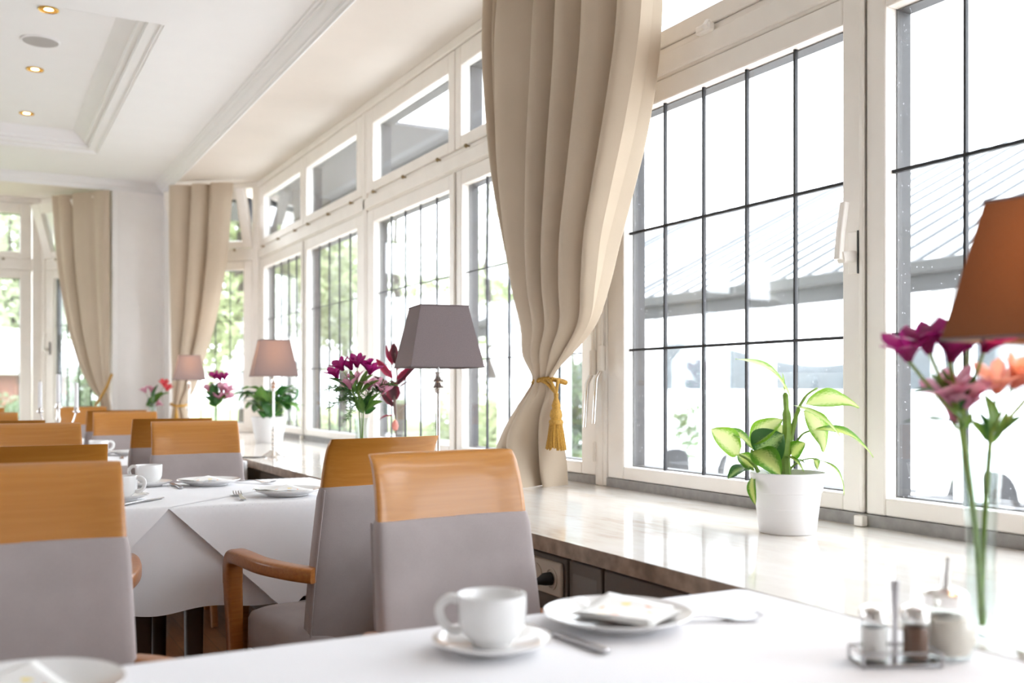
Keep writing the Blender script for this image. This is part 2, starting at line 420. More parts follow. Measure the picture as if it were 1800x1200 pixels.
# ---- casement windows.  Local frame: x along the wall, y outwards, z up
Z0, Z1, ZT0, ZT1 = .827, 2.052, 2.28, 2.61
def ring(mb, a0, a1, z0, z1, g0, g1, h0, h1, y0, y1):
    mb.box(a0, g0, y0, y1, z0, z1); mb.box(g1, a1, y0, y1, z0, z1)
    mb.box(g0, g1, y0, y1, z0, h0); mb.box(g0, g1, y0, y1, h1, z1)
    return mb
def casement(no, mat, a0, a1, g0, g1, pane='pane_far', cols=5, rows=3, handle=None, hopper=0, knobs=3, outer=True, transom=True):
    root = struct_empty('window_%d' % no); root.matrix_world = mat
    ring(MB(), a0, a1, .782, 2.122, g0, g1, Z0, Z1, 0, .05).build('sash', 'frame', root, bevel=.005)
    MB().box(g0 - .004, g1 + .004, .028, .033, Z0 - .004, Z1 + .004).build('pane', pane, root)
    lb = MB(); lw_ = .0034 if pane == 'pane' else .0015
    for k in range(1, cols):
        x = g0 + (g1 - g0) * k / cols; lb.box(x - lw_, x + lw_, .025, .036, Z0, Z1)
    for k in range(1, rows):
        z = Z0 + (Z1 - Z0) * k / rows; lb.box(g0, g1, .0245, .0365, z - lw_ * 1.15, z + lw_ * 1.15)
    lb.build('leading', 'lead', root)
    if outer: ring(MB(), g0 - .03, g1 + .03, Z0 - .04, Z1 + .04, g0 + .004, g1 - .004, Z0 + .004, Z1 - .004, .040, .088).build('outer_frame', 'outer', root)
    if transom:
        tr = struct_empty('transom'); del tr['kind']; tr.parent = root
        if hopper:
            tr.location = (0, 0, 2.225); tr.rotation_euler = (hopper, 0, 0)
        else: tr.location = (0, 0, 2.225)
        t0 = -2.225
        ring(MB(), a0, a1, 2.225 + t0, 2.70 + t0, g0, g1, ZT0 + t0, ZT1 + t0, -.004, .046).build('transom_sash', 'frame', tr, bevel=.005)
        MB().box(g0 - .004, g1 + .004, .026, .031, ZT0 - .004 + t0, ZT1 + .004 + t0).build('transom_pane', pane, tr)
        if outer: ring(MB(), g0 - .02, g1 + .02, ZT0 - .03, ZT1 + .03, g0 + .002, g1 - .002, ZT0 + .002, ZT1 - .002, .052, .11).build('transom_outer_frame', 'outer', root)
        kb = MB()
        for k in range(knobs):
            x = a0 + (a1 - a0) * (k + .35) / (knobs - .3)
            kb = MB().lathe([(.005, 0), (.005, .012), (.010, .014), (.011, .020), (.007, .025)], 10, mat=Matrix.Translation((x, -.004, 2.21)) @ Matrix.Rotation(PI / 2, 4, 'X'))
            kb.build('knob', 'knob', root)
    return root
def handle_part(root, x, z, up=1):
    h = MB().box(x - .016, x + .016, -.010, 0, z - .055, z + .055).build('handle', 'frame', root, bevel=.004)
    MB().box(x + .016, x + .020, -.011, .0, z - .055, z + .055).build('escutcheon_edge', 'dark', h)
    MB().bar([(x, -.008, z - .01), (x, -.035, z - .012), (x, -.052, z - .015)], .026, .030, (1, 0, 0)).build('handle_neck', 'frame', h)
    MB().bar([(x - .002, -.058, z - .020), (x, -.052, z + .05), (x + .004, -.042, z + .125)], .020, .018, (1, 0, 0)).build('lever', 'frame', h)
def opener_part(root, x, z, ln=.19):
    r = MB().tube([(x, -.014, z + .07), (x, -.014, 2.20)], .0075, 8).build('opener_rod', 'frame', root)
    MB().tube([(x, -.016, z), (x, -.016, z + .09)], .014, 10).build('rod_sleeve', 'frame', r)
    MB().bar([(x, -.020, z), (x + .004, -.040, z - .03), (x + .02, -.062, z - ln)], [.018, .018, .014], [.012, .012, .009], (1, 0, 0)).build('crank_lever', 'chrome', r)

# right wall: local x = +Y reversed so that y points outwards (+X)
def wallM(ox, oy, ang): return Matrix.Translation((ox, oy, 0)) @ Matrix.Rotation(ang, 4, 'Z')
RM = wallM(2.0, 0, -PI / 2)        # local x -> -Y, local y -> +X
B = [(7.94, 1), (6.72, 0), (5.50, 1), (4.262, 0), (3.017, 1), (1.807, 0), (.57, 1), (-.67, 0), (-1.91, 1), (-3.15, 0), (-4.4, 1)]
no = 0
for i in range(len(B) - 1):
    (yf, tf), (yn, tn) = B[i], B[i + 1]; no += 1
    a0 = -yf + (.038 if tf else .0045); a1 = -yn - (.038 if tn else .0045)
    g0 = a0 + (.10 if tf else .06); g1 = a1 - (.098 if tn else .07)
    r = casement(no, RM, a0, a1, g0, g1, 'pane' if 4 <= i <= 5 else 'pane_far', knobs=3 if i < 4 else 2)
    if i == 4:
        handle_part(r, -1.838, 1.45)
        opener_part(r, -2.995, 1.165)
        lt = MB().box(-2.45, -2.385, -.03, -.004, 2.195, 2.222).build('latch', 'frame', r, bevel=.006)
        MB().tube([(-2.40, -.02, 2.225), (-2.395, -.035, 2.205)], .010, 8).build('latch_bolt', 'frame', lt)
    if i == 3:
        opener_part(r, -3.054, 1.15)
        MB().tube([(-3.058, -.004, .835), (-3.058, -.004, .905)], .009, 10).build('hinge', 'frame', r)
wb = MB()
for y, t in B:
    if t:
        wb.box(2.0 - .004, 2.09, y - .037, y + .037, SILL, 2.72); wb.box(1.992, 2.0, y - .016, y + .016, SILL, 2.70)
    else:
        wb.box(2.03, 2.09, y - .02, y + .02, SILL, 2.72); wb.box(1.990, 2.0, y - .003, y + .012, SILL + .04, 2.12)
wb.box(2.004, 2.09, -4.45, 7.94, 2.124, 2.224); wb.box(1.992, 2.006, -4.45, 7.94, 2.135, 2.200)
wb.box(1.985, 2.09, -4.45, 7.94, 2.702, ZS)
wb.box(2.0, 2.15, -4.45, 8.0, 0, SILL - .001)
struct('wall_right', wb, 'frame', bevel=.004)
gb = MB().box(1.997, 2.06, -4.45, 7.94, SILL, .781)
struct('trim_3', gb, 'strip')
for k, yb in enumerate((1.807, 6.72)):
    mb = MB().box(1.975, 1.996, yb - .014, yb + .014, SILL + .001, .778)
    o = mb.build('bottom_bolt', 'frame', bevel=.003)
    tag(o, ('small white bolt keeper at the foot of the sash seam right of the potted plant', 'small bolt keeper on the sill between lit lamp and magenta flowers')[k], 'bolt')

# canted end of the right bay and the far bay
def wall_between(ax, ay, bx, by):      # local x from a to b, local y outward = left-hand side rotated
    return wallM(ax, ay, math.atan2(by - ay, bx - ax)), math.hypot(bx - ax, by - ay)
m, L = wall_between(1.41, 8.48, 2.0, 7.94)
r = casement(11, m, .03, L - .06, .13, L - .14, cols=4, hopper=.30, knobs=2)
mb = MB().box(0, .03, 0, .09, SILL, ZS, m); mb.box(L - .06, L + .03, 0, .09, SILL, ZS, m)
mb.box(0, L, .004, .09, 2.124, 2.224, m); mb.box(0, L, -.01, .09, 2.702, ZS, m); mb.box(-.02, L, .0, .12, 0, SILL - .001, m); mb.box(0, L, 0, .05, SILL, .781, m)
struct('wall_corner', mb, 'frame', bevel=.004)
FY = 9.57
mb = MB(); edges = [(.50, 1), (-.66, 0), (-1.90, 1), (-3.14, 0), (-4.4, 1)]
for i in range(len(edges) - 1):
    xr, tr_ = edges[i]; xl, tl = edges[i + 1]
    a0, a1 = xl + .04, xr - .06
    r = casement(12 + i, wallM(0, FY, 0), a0, a1, a0 + .09, a1 - .09, knobs=2, cols=4)
for x, t in edges: mb.box(x - .055, x + .05, FY - .006, FY + .09, SILL, ZS)
mb.box(-5, .5, FY + .004, FY + .09, 2.124, 2.224); mb.box(-5, .5, FY - .012, FY + .09, 2.702, ZS); mb.box(-5, .52, FY, FY + .12, 0, SILL - .001); mb.box(-5, .5, FY, FY + .05, SILL, .781)
m, L = wall_between(.52, FY, 1.0, 8.85)
r = casement(16, m, .045, L - .04, .145, L - .13, cols=4, hopper=.30, knobs=2)
handle_part(r, .095, 1.45)
mb.box(-.02, .045, -.004, .09, SILL, ZS, m); mb.box(L - .04, L, -.004, .09, SILL, ZS, m); mb.box(0, L, .004, .09, 2.124, 2.224, m); mb.box(0, L, -.012, .09, 2.702, ZS, m); mb.box(0, L, 0, .12, 0, SILL - .001, m); mb.box(0, L, 0, .05, SILL, .781, m)
struct('wall_end', mb, 'frame', bevel=.004)
# back of the room
bk = MB().box(-5, 2.15, -4.6, -4.5, 0, 3.05)
struct('wall_back', bk, 'paint')

# sill slabs and panelling
sl = MB(); pts = [(1.19, -4.4), (1.999, -4.4), (1.999, 7.93), (1.43, 8.44), (1.19, 8.44)]
sl.add([(x, y, SILL - .036) for x, y in pts] + [(x, y, SILL) for x, y in pts], [(4, 3, 2, 1, 0), (5, 6, 7, 8, 9)] + [(i, (i + 1) % 5, 5 + (i + 1) % 5, 5 + i) for i in range(5)])
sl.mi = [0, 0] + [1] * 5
struct('trim_4', sl, ['marble', 'marbedge_shade'])
sl = MB(); pts = [(-5, 9.569), (.515, 9.569), (.985, 8.87), (.985, 8.80), (-5, 8.80)]
sl.add([(x, y, SILL - .036) for x, y in pts] + [(x, y, SILL) for x, y in pts], [(4, 3, 2, 1, 0), (5, 6, 7, 8, 9)] + [(i, (i + 1) % 5, 5 + (i + 1) % 5, 5 + i) for i in range(5)])
struct('trim_5', sl, 'marble', bevel=.003)
pn = MB(); pn.box(1.235, 1.28, -4.4, 8.4, 0, .714)
y = 1.84 - 5 * 1.2; k = 0
while y < 8.2:
    wid = (.145, .455, .60)[k % 3]
    pn.box(1.222, 1.236, y + .006, y + wid - .006, .49, .700); pn.box(1.222, 1.236, y + .006, y + wid - .006, .06, .47)
    if k % 3 == 0:
        c = y + wid / 2
        pn.add([(1.2215, c - .050, .535), (1.2215, c + .050, .535), (1.2215, c + .050, .672), (1.2215, c - .050, .672), (1.200, c, .604)], [(0, 1, 4), (1, 2, 4), (2, 3, 4), (3, 0, 4)])
    y += wid; k += 1
struct('wall_panelling', pn, 'panel', bevel=.003)

# double socket with plug
so = thing('wall_socket', 'double cream wall socket on the taupe panelling under the marble sill', 'socket', (1.2215, 2.078, .648))
MB().box(-.010, 0, -.076, .076, -.041, .041).build('socket_plate', 'plastic', so, bevel=.004)
for s in (-1, 1):
    MB().lathe([(.027, 0), (.027, .003), (.022, .003), (.020, -.001), (.0, -.001)], 24, mat=Matrix.Translation((-.0105, s * .036, 0)) @ Matrix.Rotation(-PI / 2, 4, 'Y')).build('socket_face', 'plastic', so)
pg = thing('power_plug', 'black power plug with cord in the right half of the wall socket', 'plug', (1.208, 2.042, .648))
MB().tube([(0, 0, 0), (-.018, 0, 0), (-.03, .004, -.004), (-.045, .012, -.008)], [.016, .015, .009, .005], 14).build('plug_body', 'dark', pg)
MB().tube(bez([(-.043, .010, -.008), (-.062, .03, -.03), (-.055, .055, -.09), (-.03, .08, -.2), (-.012, .10, -.4)]), .0035, 7).build('cord', 'dark', pg)

# ------------------------------------------------------------------ ceiling fittings
for k, (x, y, lab) in enumerate([(.314, 5.23, 'lit recessed spotlight nearest the viewer in the ceiling coffer, above the round speaker'), (.305, 6.245, 'lit recessed spotlight in the middle of the ceiling coffer row, just beyond the speaker'), (.305, 7.27, 'lit recessed spotlight farthest away, at the far end of the ceiling coffer')]):
    t = thing('ceiling_spotlight', lab, 'spotlight', (x, y, ZR), 0, 'recessed spotlights in the ceiling coffer')
    MB().lathe([(.046, 0), (.046, -.006), (.042, -.008), (.040, -.006)], 24, cap=False).build('ring', 'brass', t)
    MB().lathe([(.040, -.006), (.020, -.0015)], 24, cap=False).build('reflector', 'reflector', t)
    MB().lathe([(.0205, -.002), (.001, -.002)], 24, cap=False).build('bulb', 'spot', t)
t = thing('ceiling_speaker', 'round flat grey loudspeaker set in the ceiling between the spotlights', 'speaker', (.305, 5.725, ZR))
MB().lathe([(.096, 0), (.096, -.005), (.088, -.008), (.086, -.006)], 40, cap=False).build('rim', 'ceil', t)
MB().lathe([(.087, -.004), (.086, -.0062), (.001, -.0075)], 40).build('grille', 'grille', t)

# ------------------------------------------------------------------ curtains
def cat(L, u):
    f = u * (len(L) - 1); i = min(int(f), len(L) - 2); t = f - i
    a, b, c, d = L[max(i - 1, 0)], L[i], L[i + 1], L[min(i + 2, len(L) - 1)]
    return [.5 * (2 * b[k] + (c[k] - a[k]) * t + (2 * a[k] - 5 * b[k] + 4 * c[k] - d[k]) * t * t + (3 * b[k] - a[k] - 3 * c[k] + d[k]) * t ** 3) for k in (0, 1)]
def curtain(name, lab, levels, nfold, seed, amp_top=.07, nu=260, nv=90, rail=None, prof=None, low=None):
    """levels: (z, left x,y, right x,y, amplitude); folds run across, z descending"""
    rs = random.Random(seed)
    th = thing(name, lab, 'curtain')
    lv = sorted(levels, key=lambda q: -q[0])
    P = lambda k: [(-q[0], q[k]) for q in lv]
    jit = [rs.uniform(-.32, .32) for _ in range(nfold + 2)]; am = [rs.uniform(.55, 1.25) for _ in range(2 * nfold + 3)]
    ph2 = rs.uniform(0, 6)
    def fold(s, v):
        f = s * nfold; i = int(f); fr = f - i
        w = f + (jit[i] * (1 - smooth(fr)) + jit[min(i + 1, nfold)] * smooth(fr)) * (.8 + .35 * math.sin(2.2 * v + ph2 + i))
        a = am[int(2 * w) % len(am)] if w >= 0 else 1
        q = math.sin(2 * PI * w)
        return math.copysign(abs(q) ** .8, q) * (a if abs(q) > .0 else 1)
    def fn(u, v):
        z = lv[0][0] + (lv[-1][0] - lv[0][0]) * v
        g = lambda k: interp(-z, P(k))
        ax, ay, bx, by, amp, bul = g(1), g(2), g(3), g(4), g(5), g(6)
        d = Vector((bx - ax, by - ay, 0)); nrm = Vector((d.y, -d.x, 0)).normalized()
        if nrm.dot(CF) > 0: nrm = -nrm
        s = u
        if prof:
            q = smooth((v - .74) / .14) if low else 0
            pick = lambda L: Vector(cat(L, u))
            a = pick(prof) * (1 - q) + (pick(low) * q if q else Vector((0, 0)))
            a.x += .018 * math.sin(3 * v + 7 * u) * math.sin(PI * u); crum = smooth((v - .84) / .12)
            nn = a.y + crum * .30 * math.sin(8 * u + 26 * v)
            return Vector((ax, ay, z)) + d * a.x + nrm * (amp * nn + bul * math.sin(PI * max(0, min(1, a.x))) ** 1.2)
        p = Vector((ax, ay, z)) + d * s + nrm * (amp * fold(s, v) + bul * math.sin(PI * s) ** 1.2)
        return p
    MB().grid(fn, nu, nv).build('curtain_panel', 'curtain', th, recalc=False, angle=180)
    if rail:
        MB().box(rail[0] - .011, rail[0] + .011, rail[2], rail[3], ZS - .020, ZS - .001).build('curtain_rail', 'frame', th)
        for k in range(10):
            y = rail[2] + (rail[3] - rail[2]) * (k + .5) / 10
            MB().box(rail[0] - .004, rail[0] + .004, y - .006, y + .006, ZS - .045, ZS - .018).build('runner', 'frame', th)
    return th
# main curtain over the third post: columns z, left(x,y), right(x,y), fold amplitude, bulge towards the room
CXm = 1.835
curtain('curtain', 'tall beige curtain in the middle, gathered by a gold tassel cord above the sill', [
    (2.715, CXm, 3.606, CXm, 2.481, .060, 0), (2.45, CXm - .01, 3.562, CXm, 2.491, .095, 0), (2.20, CXm - .01, 3.528, CXm, 2.516, .100, .01), (1.95, CXm - .01, 3.474, CXm, 2.590, .100, .02),
    (1.75, CXm - .01, 3.410, CXm, 2.673, .092, .03), (1.60, CXm - .01, 3.355, CXm - .005, 2.728, .082, .04), (1.45, CXm - .015, 3.301, CXm - .01, 2.761, .066, .05), (1.32, CXm - .02, 3.252, CXm - .015, 2.803, .044, .05),
    (1.22, CXm - .03, 3.235, CXm - .02, 2.925, .028, .04), (1.135, CXm - .04, 3.155, CXm - .03, 3.03, .016, .02),
    (1.09, CXm - .045, 3.185, CXm - .02, 3.02, .024, .03), (1.02, CXm - .05, 3.26, CXm + .0, 3.035, .038, .05), (.93, CXm - .07, 3.335, CXm + .03, 3.06, .045, .08), (.84, CXm - .10, 3.345, CXm + .06, 3.075, .050, .11), (.752, CXm - .14, 3.30, CXm + .07, 3.09, .050, .13)],
    8, 5, nu=340, nv=110, rail=(CXm, 0, 2.33, 3.70),
    prof=[(0, -.5), (.02, .5), (.05, .3), (.065, -.8), (.08, .2), (.105, .5), (.125, -.6), (.14, -.2), (.17, .8), (.22, 1.0), (.30, .55), (.36, -.1), (.40, -.9), (.43, -1.6), (.465, -1.7), (.475, -1.0), (.45, .2), (.47, .9), (.52, 1.0), (.565, .4), (.585, -.6), (.578, -1.0), (.59, .2), (.62, .9), (.67, .9), (.71, .2), (.73, -.9), (.725, -1.1), (.74, .2), (.78, 1.0), (.85, .8), (.89, -.3), (.905, -1.2), (.90, -1.0), (.905, -.1), (.93, .7), (.97, .8), (1, .3)],
    low=[(0, -.5), (.05, .4), (.14, .7), (.25, .5), (.34, -.2), (.41, -1.2), (.46, -1.4), (.45, -.4), (.44, .5), (.49, 1.1), (.57, 1.1), (.65, .3), (.69, -.8), (.73, -1.2), (.75, -.5), (.77, .5), (.84, 1.0), (.93, .8), (1, 0)])
curtain('curtain', 'beige curtain at the far end of the window bay, right of the white pier', [
    (2.715, 1.37, 8.26, 1.78, 7.90, .035, 0), (2.2, 1.37, 8.26, 1.745, 7.93, .040, .0), (1.9, 1.375, 8.255, 1.71, 7.96, .038, .01), (1.6, 1.38, 8.25, 1.66, 8.0, .034, .02), (1.3, 1.385, 8.245, 1.585, 8.06, .026, .03), (1.08, 1.39, 8.24, 1.53, 8.12, .02, .03),
    (.97, 1.39, 8.24, 1.47, 8.17, .012, .02), (.9, 1.38, 8.25, 1.50, 8.15, .02, .03), (.752, 1.36, 8.26, 1.54, 8.12, .03, .05)], 4, 9, nu=200, nv=60,
    prof=[(0, .2), (.08, .7), (.18, .5), (.27, -.3), (.33, -1.2), (.37, -1.2), (.36, .2), (.40, .8), (.50, .8), (.58, .1), (.63, -1.0), (.67, -1.1), (.67, .1), (.72, .8), (.82, .8), (.92, .4), (1, -.5)])
curtain('curtain', 'beige curtain swept towards the left side of the white pier', [
    (2.715, .575, 9.20, .965, 8.68, .035, 0), (2.2, .61, 9.16, .965, 8.68, .040, 0), (1.8, .66, 9.09, .965, 8.68, .038, .0), (1.5, .715, 9.02, .965, 8.68, .034, .0), (1.25, .785, 8.92, .965, 8.68, .028, 0), (1.1, .85, 8.82, .965, 8.67, .02, 0),
    (1.02, .90, 8.74, .965, 8.655, .012, 0), (.95, .91, 8.735, .98, 8.645, .015, .0), (.752, .90, 8.75, .985, 8.64, .02, .0)], 4, 14, nu=200, nv=60,
    prof=[(0, -.4), (.04, .6), (.12, .3), (.20, .7), (.29, -.1), (.35, -1.3), (.40, -1.5), (.39, -.3), (.42, .6), (.52, .7), (.66, .5), (.76, .2), (.85, .6), (.94, .5), (1, -.2)])

def tassel(parent, at, ln, wid):
    x, y, z = at; s = wid / .034
    MB().lathe([(.004, 0), (.007 * s, -.004), (.006 * s, -.02), (.010 * s, -.034), (.013 * s, -.046), (.011 * s, -.056), (.016 * s, -.066), (.018 * s, -.082), (.015 * s, -.094), (.019 * s, -.098), (.021 * s, -.104), (.019 * s, -.112)], 20, at).build('tassel_head', 'gold', parent)
    sk = MB()
    for k in range(54):
        a = 2 * PI * k / 54 + rnd.uniform(-.05, .05); r0 = .017 * s * rnd.uniform(.75, 1); r1 = .027 * s * rnd.uniform(.85, 1.08); L = ln - .11 + rnd.uniform(-.008, .006)
        sk.tube([(x + r0 * math.cos(a), y + r0 * math.sin(a), z - .108), (x + (r0 + r1) / 2 * 1.05 * math.cos(a), y + (r0 + r1) / 2 * 1.05 * math.sin(a), z - .108 - L * .5), (x + r1 * math.cos(a + .1), y + r1 * math.sin(a + .1), z - .108 - L)], .0022 * s, 5)
    sk.lathe([(.016 * s, -.108), (.022 * s, -.15), (.023 * s, -ln + .01)], 16, at).build('fringe', 'gold', parent)
tb = thing('tieback', 'gold twisted cord with a big tassel tied round the middle curtain', 'tieback', (1.79, 3.085, 1.128))
ck = MB()
for ph in (0, PI):
    path = []
    for k in range(140):
        a = 2 * PI * k / 139; tw = 22 * a + ph
        c = Vector((.035 + .050 * math.cos(a), .008 + .074 * math.sin(a), .006 * math.sin(a * 2)))
        path.append(c + Vector((math.cos(a), math.sin(a), 0)) * .0045 * math.cos(tw) + Vector((0, 0, 1)) * .0045 * math.sin(tw))
    ck.tube(path, .0058, 6)
ck.build('cord', 'gold', tb)
TA = Vector((.012, -.078, -.045))
for p0 in ((-.014, .0, .004), (-.002, -.045, .004), (.03, -.066, .004)):
    MB().tube(bez([p0, tuple(Vector(p0) * .5 + TA * .5 + Vector((-.006, -.010, .010))), tuple(TA)]), .006, 8).build('cord_loop', 'gold', tb)
tassel(tb, tuple(TA + Vector((0, 0, .004))), .20, .043)
tb2 = thing('tieback', 'gold cord with tassel tied round the curtain right of the pier', 'tieback', (1.43, 8.20, .975))
MB().tube([(.0 + .06 * math.cos(2 * PI * k / 24), .0 + .075 * math.sin(2 * PI * k / 24), .01 * math.sin(2 * PI * k / 24)) for k in range(25)], .010, 8).build('cord', 'gold', tb2)
tassel(tb2, (-.03, -.06, -.01), .17, .032)
tb3 = thing('tieback', 'gold cord slanting round the curtain left of the white pier', 'tieback', (.925, 8.69, 1.02))
MB().tube(bez([(.06, -.05, .20), (.02, -.06, .10), (-.03, -.045, .0), (-.06, -.02, -.05)]), .011, 8).build('cord', 'gold', tb3)
tassel(tb3, (-.06, -.02, -.05), .17, .032)

# ------------------------------------------------------------------ chairs (local front = -Y)
def sloop(cx, w, cy, t, z, bow=0., lean=0., n=28, e=.35):
    lp = []
    for j in range(n):
        q = 2 * PI * (j + .5) / n; c, s = math.cos(q), math.sin(q)
        x = w * math.copysign(abs(c) ** e, c); y = t / 2 * math.copysign(abs(s) ** e, s)
        lp.append((cx + x, cy + y - bow * (x / w) ** 2, z + lean * y))
    return lp
def spine(z):  return interp(z, [(.36, .165), (.50, .180), (.65, .203), (.80, .228), (.86, .237), (.91, .249), (.945, .263), (.965, .278)])
def halfw(z):  return interp(z, [(.36, .192), (.6, .189), (.83, .182), (.965, .1775)])
def make_chair():
    t = thing('dining_chair', '', 'chair')
    lp = []
    for k in range(19):
        z = .37 + (.835 - .37) * k / 18
        th = .052 if 0 < k < 18 else .040
        lp.append(sloop(0, halfw(z) - (.004 if k in (0, 18) else 0), spine(z), th, z, .018, .1))
    b = MB().loft(lp).build('backrest', 'fabric', t, angle=50)
    for s in (-1, 1):
        MB().tube([(s * (halfw(z) - .004), spine(z) + .022 - .018, z) for z in [.38 + .45 * q / 12 for q in range(13)]], .0025, 5).build('piping', 'fabric', b)
    lp = []
    for k in range(13):
        z = .832 + (.965 - .832) * k / 12
        lp.append(sloop(0, halfw(z) - .005, spine(z), .026 if k < 12 else .018, z, .018, .25))
    MB().loft(lp).build('top_rail', 'beech', t, angle=50)
    def seatloop(z, ins): return [(x * (1 - ins / .22), -.005 + (y) * (1 - ins / .2), z) for x, y, _ in sloop(0, .222, 0, .39, 0, 0, 0, 36, .3)]
    MB().loft([seatloop(.335, .012), seatloop(.345, .002), seatloop(.38, 0), seatloop(.425, 0), seatloop(.442, .008), seatloop(.452, .03), seatloop(.458, .08), seatloop(.46, .15)]).build('seat', 'fabric', t, angle=60)
    for s in (-1, 1):
        ar = bez([(s * .186, .20, .600), (s * .222, .14, .604), (s * .256, .03, .610), (s * .264, -.08, .618), (s * .256, -.155, .612), (s * .250, -.184, .580), (s * .248, -.190, .53)], 6)
        sd = [(1, 0, 0)] * len(ar)
        MB().bar(ar, .052, [.042] * (len(ar) - 8) + [.044] * 8, sd).build('armrest', 'beecharm', t)
        MB().bar([(s * .248, -.190, .531), (s * .243, -.180, .30), (s * .236, -.175, 0)], [.050, .042, .032], [.043, .038, .028], (1, 0, 0)).build('leg', 'beecharm', t)
        MB().bar([(s * .185, .16, .37), (s * .188, .185, .2), (s * .190, .225, 0)], [.036, .034, .03], [.034, .034, .03], (1, 0, 0)).build('leg', 'beechdk', t)
    return t
CHAIRS = [  # x, y, rotation, label
 (.900, 1.675, 0.08, 'upholstered chair facing the viewer across the near table, beside the sill'),
 (.066, 1.70, 0, 'upholstered chair cut by the left edge, largest one facing across the near table'),
 (.950, 2.83, PI + .19, 'chair seen from behind right after the big facing chair, its armrest against the second table'),
 (.114, 2.85, PI, 'chair seen from behind whose brown top shows above the large left chair'),
 (.803, 3.98, 0, 'chair facing the viewer at the far side of the second table, right-hand one, shiny top'),
 (.197, 3.99, 0, 'chair facing the viewer across the second table, cut by the left edge'),
 (.788, 4.92, PI, 'dark-backed chair half hidden behind the right facing chair of the second table'),
 (.095, 4.93, PI, 'chair seen from behind at the third table, only a dark strip above the left chairs'),
 (.77, 5.87, 0, 'chair facing the viewer at the far side of the third table, right-hand one'),
 (.047, 6.02, 0, 'chair facing the viewer at the far side of the third table, by the left edge'),
 (.78, 6.84, PI, 'chair seen from behind at the fourth table, brown strip between two light tops'),
 (.70, 7.74, 0, 'farthest chair facing the viewer, in front of the swept curtain left of the pier'),
 (.02, 7.74, 0, 'farthest chair at the left edge, only a sliver of its top showing'),
]
c0 = make_chair()
for i, (x, y, rz, lab) in enumerate(CHAIRS):
    o = c0 if i == 0 else copy_tree(c0)
    o.location = (x, y, 0); o.rotation_euler = (0, 0, rz); o['label'] = lab; o['group'] = 'dining chairs round the white tables'

# ------------------------------------------------------------------ tables and linen
def table(x0, x1, y0, y1, lab):
    t = thing('dining_table', lab, 'table', ((x0 + x1) / 2, (y0 + y1) / 2, 0), 0, 'dining tables under white cloths')
    hx, hy = (x1 - x0) / 2 - .012, (y1 - y0) / 2 - .012
    MB().box(-hx, hx, -hy, hy, .715, .745).build('tabletop', 'tablewood', t, bevel=.003)
    MB().box(-hx + .05, hx - .05, -hy + .05, hy - .05, .64, .714).build('apron', 'tablewood', t)
    for sx in (-1, 1):
        for sy in (-1, 1):
            MB().bar([(sx * (hx - .06), sy * (hy - .06), .70), (sx * (hx - .06), sy * (hy - .06), 0)], [.060, .044], [.060, .044], (1, 0, 0)).build('leg', 'tablewood', t)
    return t
def cloth_on(x0, x1, y0, y1, hang, lab, amp=(1, .1, 1, 1), seed=1, group='white tablecloths'):
    """amp: how far the skirt may swing out on the sides -x, +x, -y, +y"""
    rs = random.Random(seed); r = .02; zt = .7505
    per = []; N = 60
    corners = [(x0 + r, y0 + r, PI, 1.5 * PI), (x1 - r, y0 + r, 1.5 * PI, 2 * PI), (x1 - r, y1 - r, 0, .5 * PI), (x0 + r, y1 - r, .5 * PI, PI)]
    for ci, (cx, cy, a0, a1) in enumerate(corners):
        for k in range(9):
            a = a0 + (a1 - a0) * k / 8; per.append((cx + r * math.cos(a), cy + r * math.sin(a), math.cos(a), math.sin(a)))
        nx, ny, b0, _ = corners[(ci + 1) % 4]
        e0 = (cx + r * math.cos(a1), cy + r * math.sin(a1)); e1 = (nx + r * math.cos(b0), ny + r * math.sin(b0))
        for k in range(1, N): per.append((e0[0] + (e1[0] - e0[0]) * k / N, e0[1] + (e1[1] - e0[1]) * k / N, math.cos(a1), math.sin(a1)))
    n_ = len(per); ph = [rs.uniform(0, 6) for _ in range(4)]
    loops = []; rows = 16
    inner = [((p[0] - (x0 + x1) / 2) * .985 + (x0 + x1) / 2, (p[1] - (y0 + y1) / 2) * .985 + (y0 + y1) / 2, zt) for p in per]
    loops.append(inner)
    for j in range(rows + 1):
        v = j / rows; lp = []
        for i, (x, y, cx, cy) in enumerate(per):
            q = x * 7 + y * 7
            rip = .55 + .45 * math.sin(q * 2.1 + ph[0]) * math.sin(q * .9 + ph[1])
            out = v * (.020 + .030 * rip) + .010 * v * math.sin(q * 4.3 + ph[2])
            corner = abs(cx * cy) * 2
            out += .05 * v * corner
            kx = amp[0] if cx < 0 else amp[1]; ky = amp[2] if cy < 0 else amp[3]
            lip = .006 * (1 - math.exp(-v * 12))
            z = zt - .003 - v * hang if j else zt - .001
            lp.append((x + cx * out * kx + cx * lip * min(1, kx * 3), y + cy * (out * ky + lip * min(1, ky * 3)), z + (.008 * math.sin(q * 3 + ph[3]) * v)))
        loops.append(lp)
    mb = MB(); mb.loft(loops, cap=False); mb.add(inner, [tuple(range(n_))])
    o = mb.build('tablecloth', 'linen', angle=55, recalc=False)
    return tag(o, lab, 'tablecloth', group)
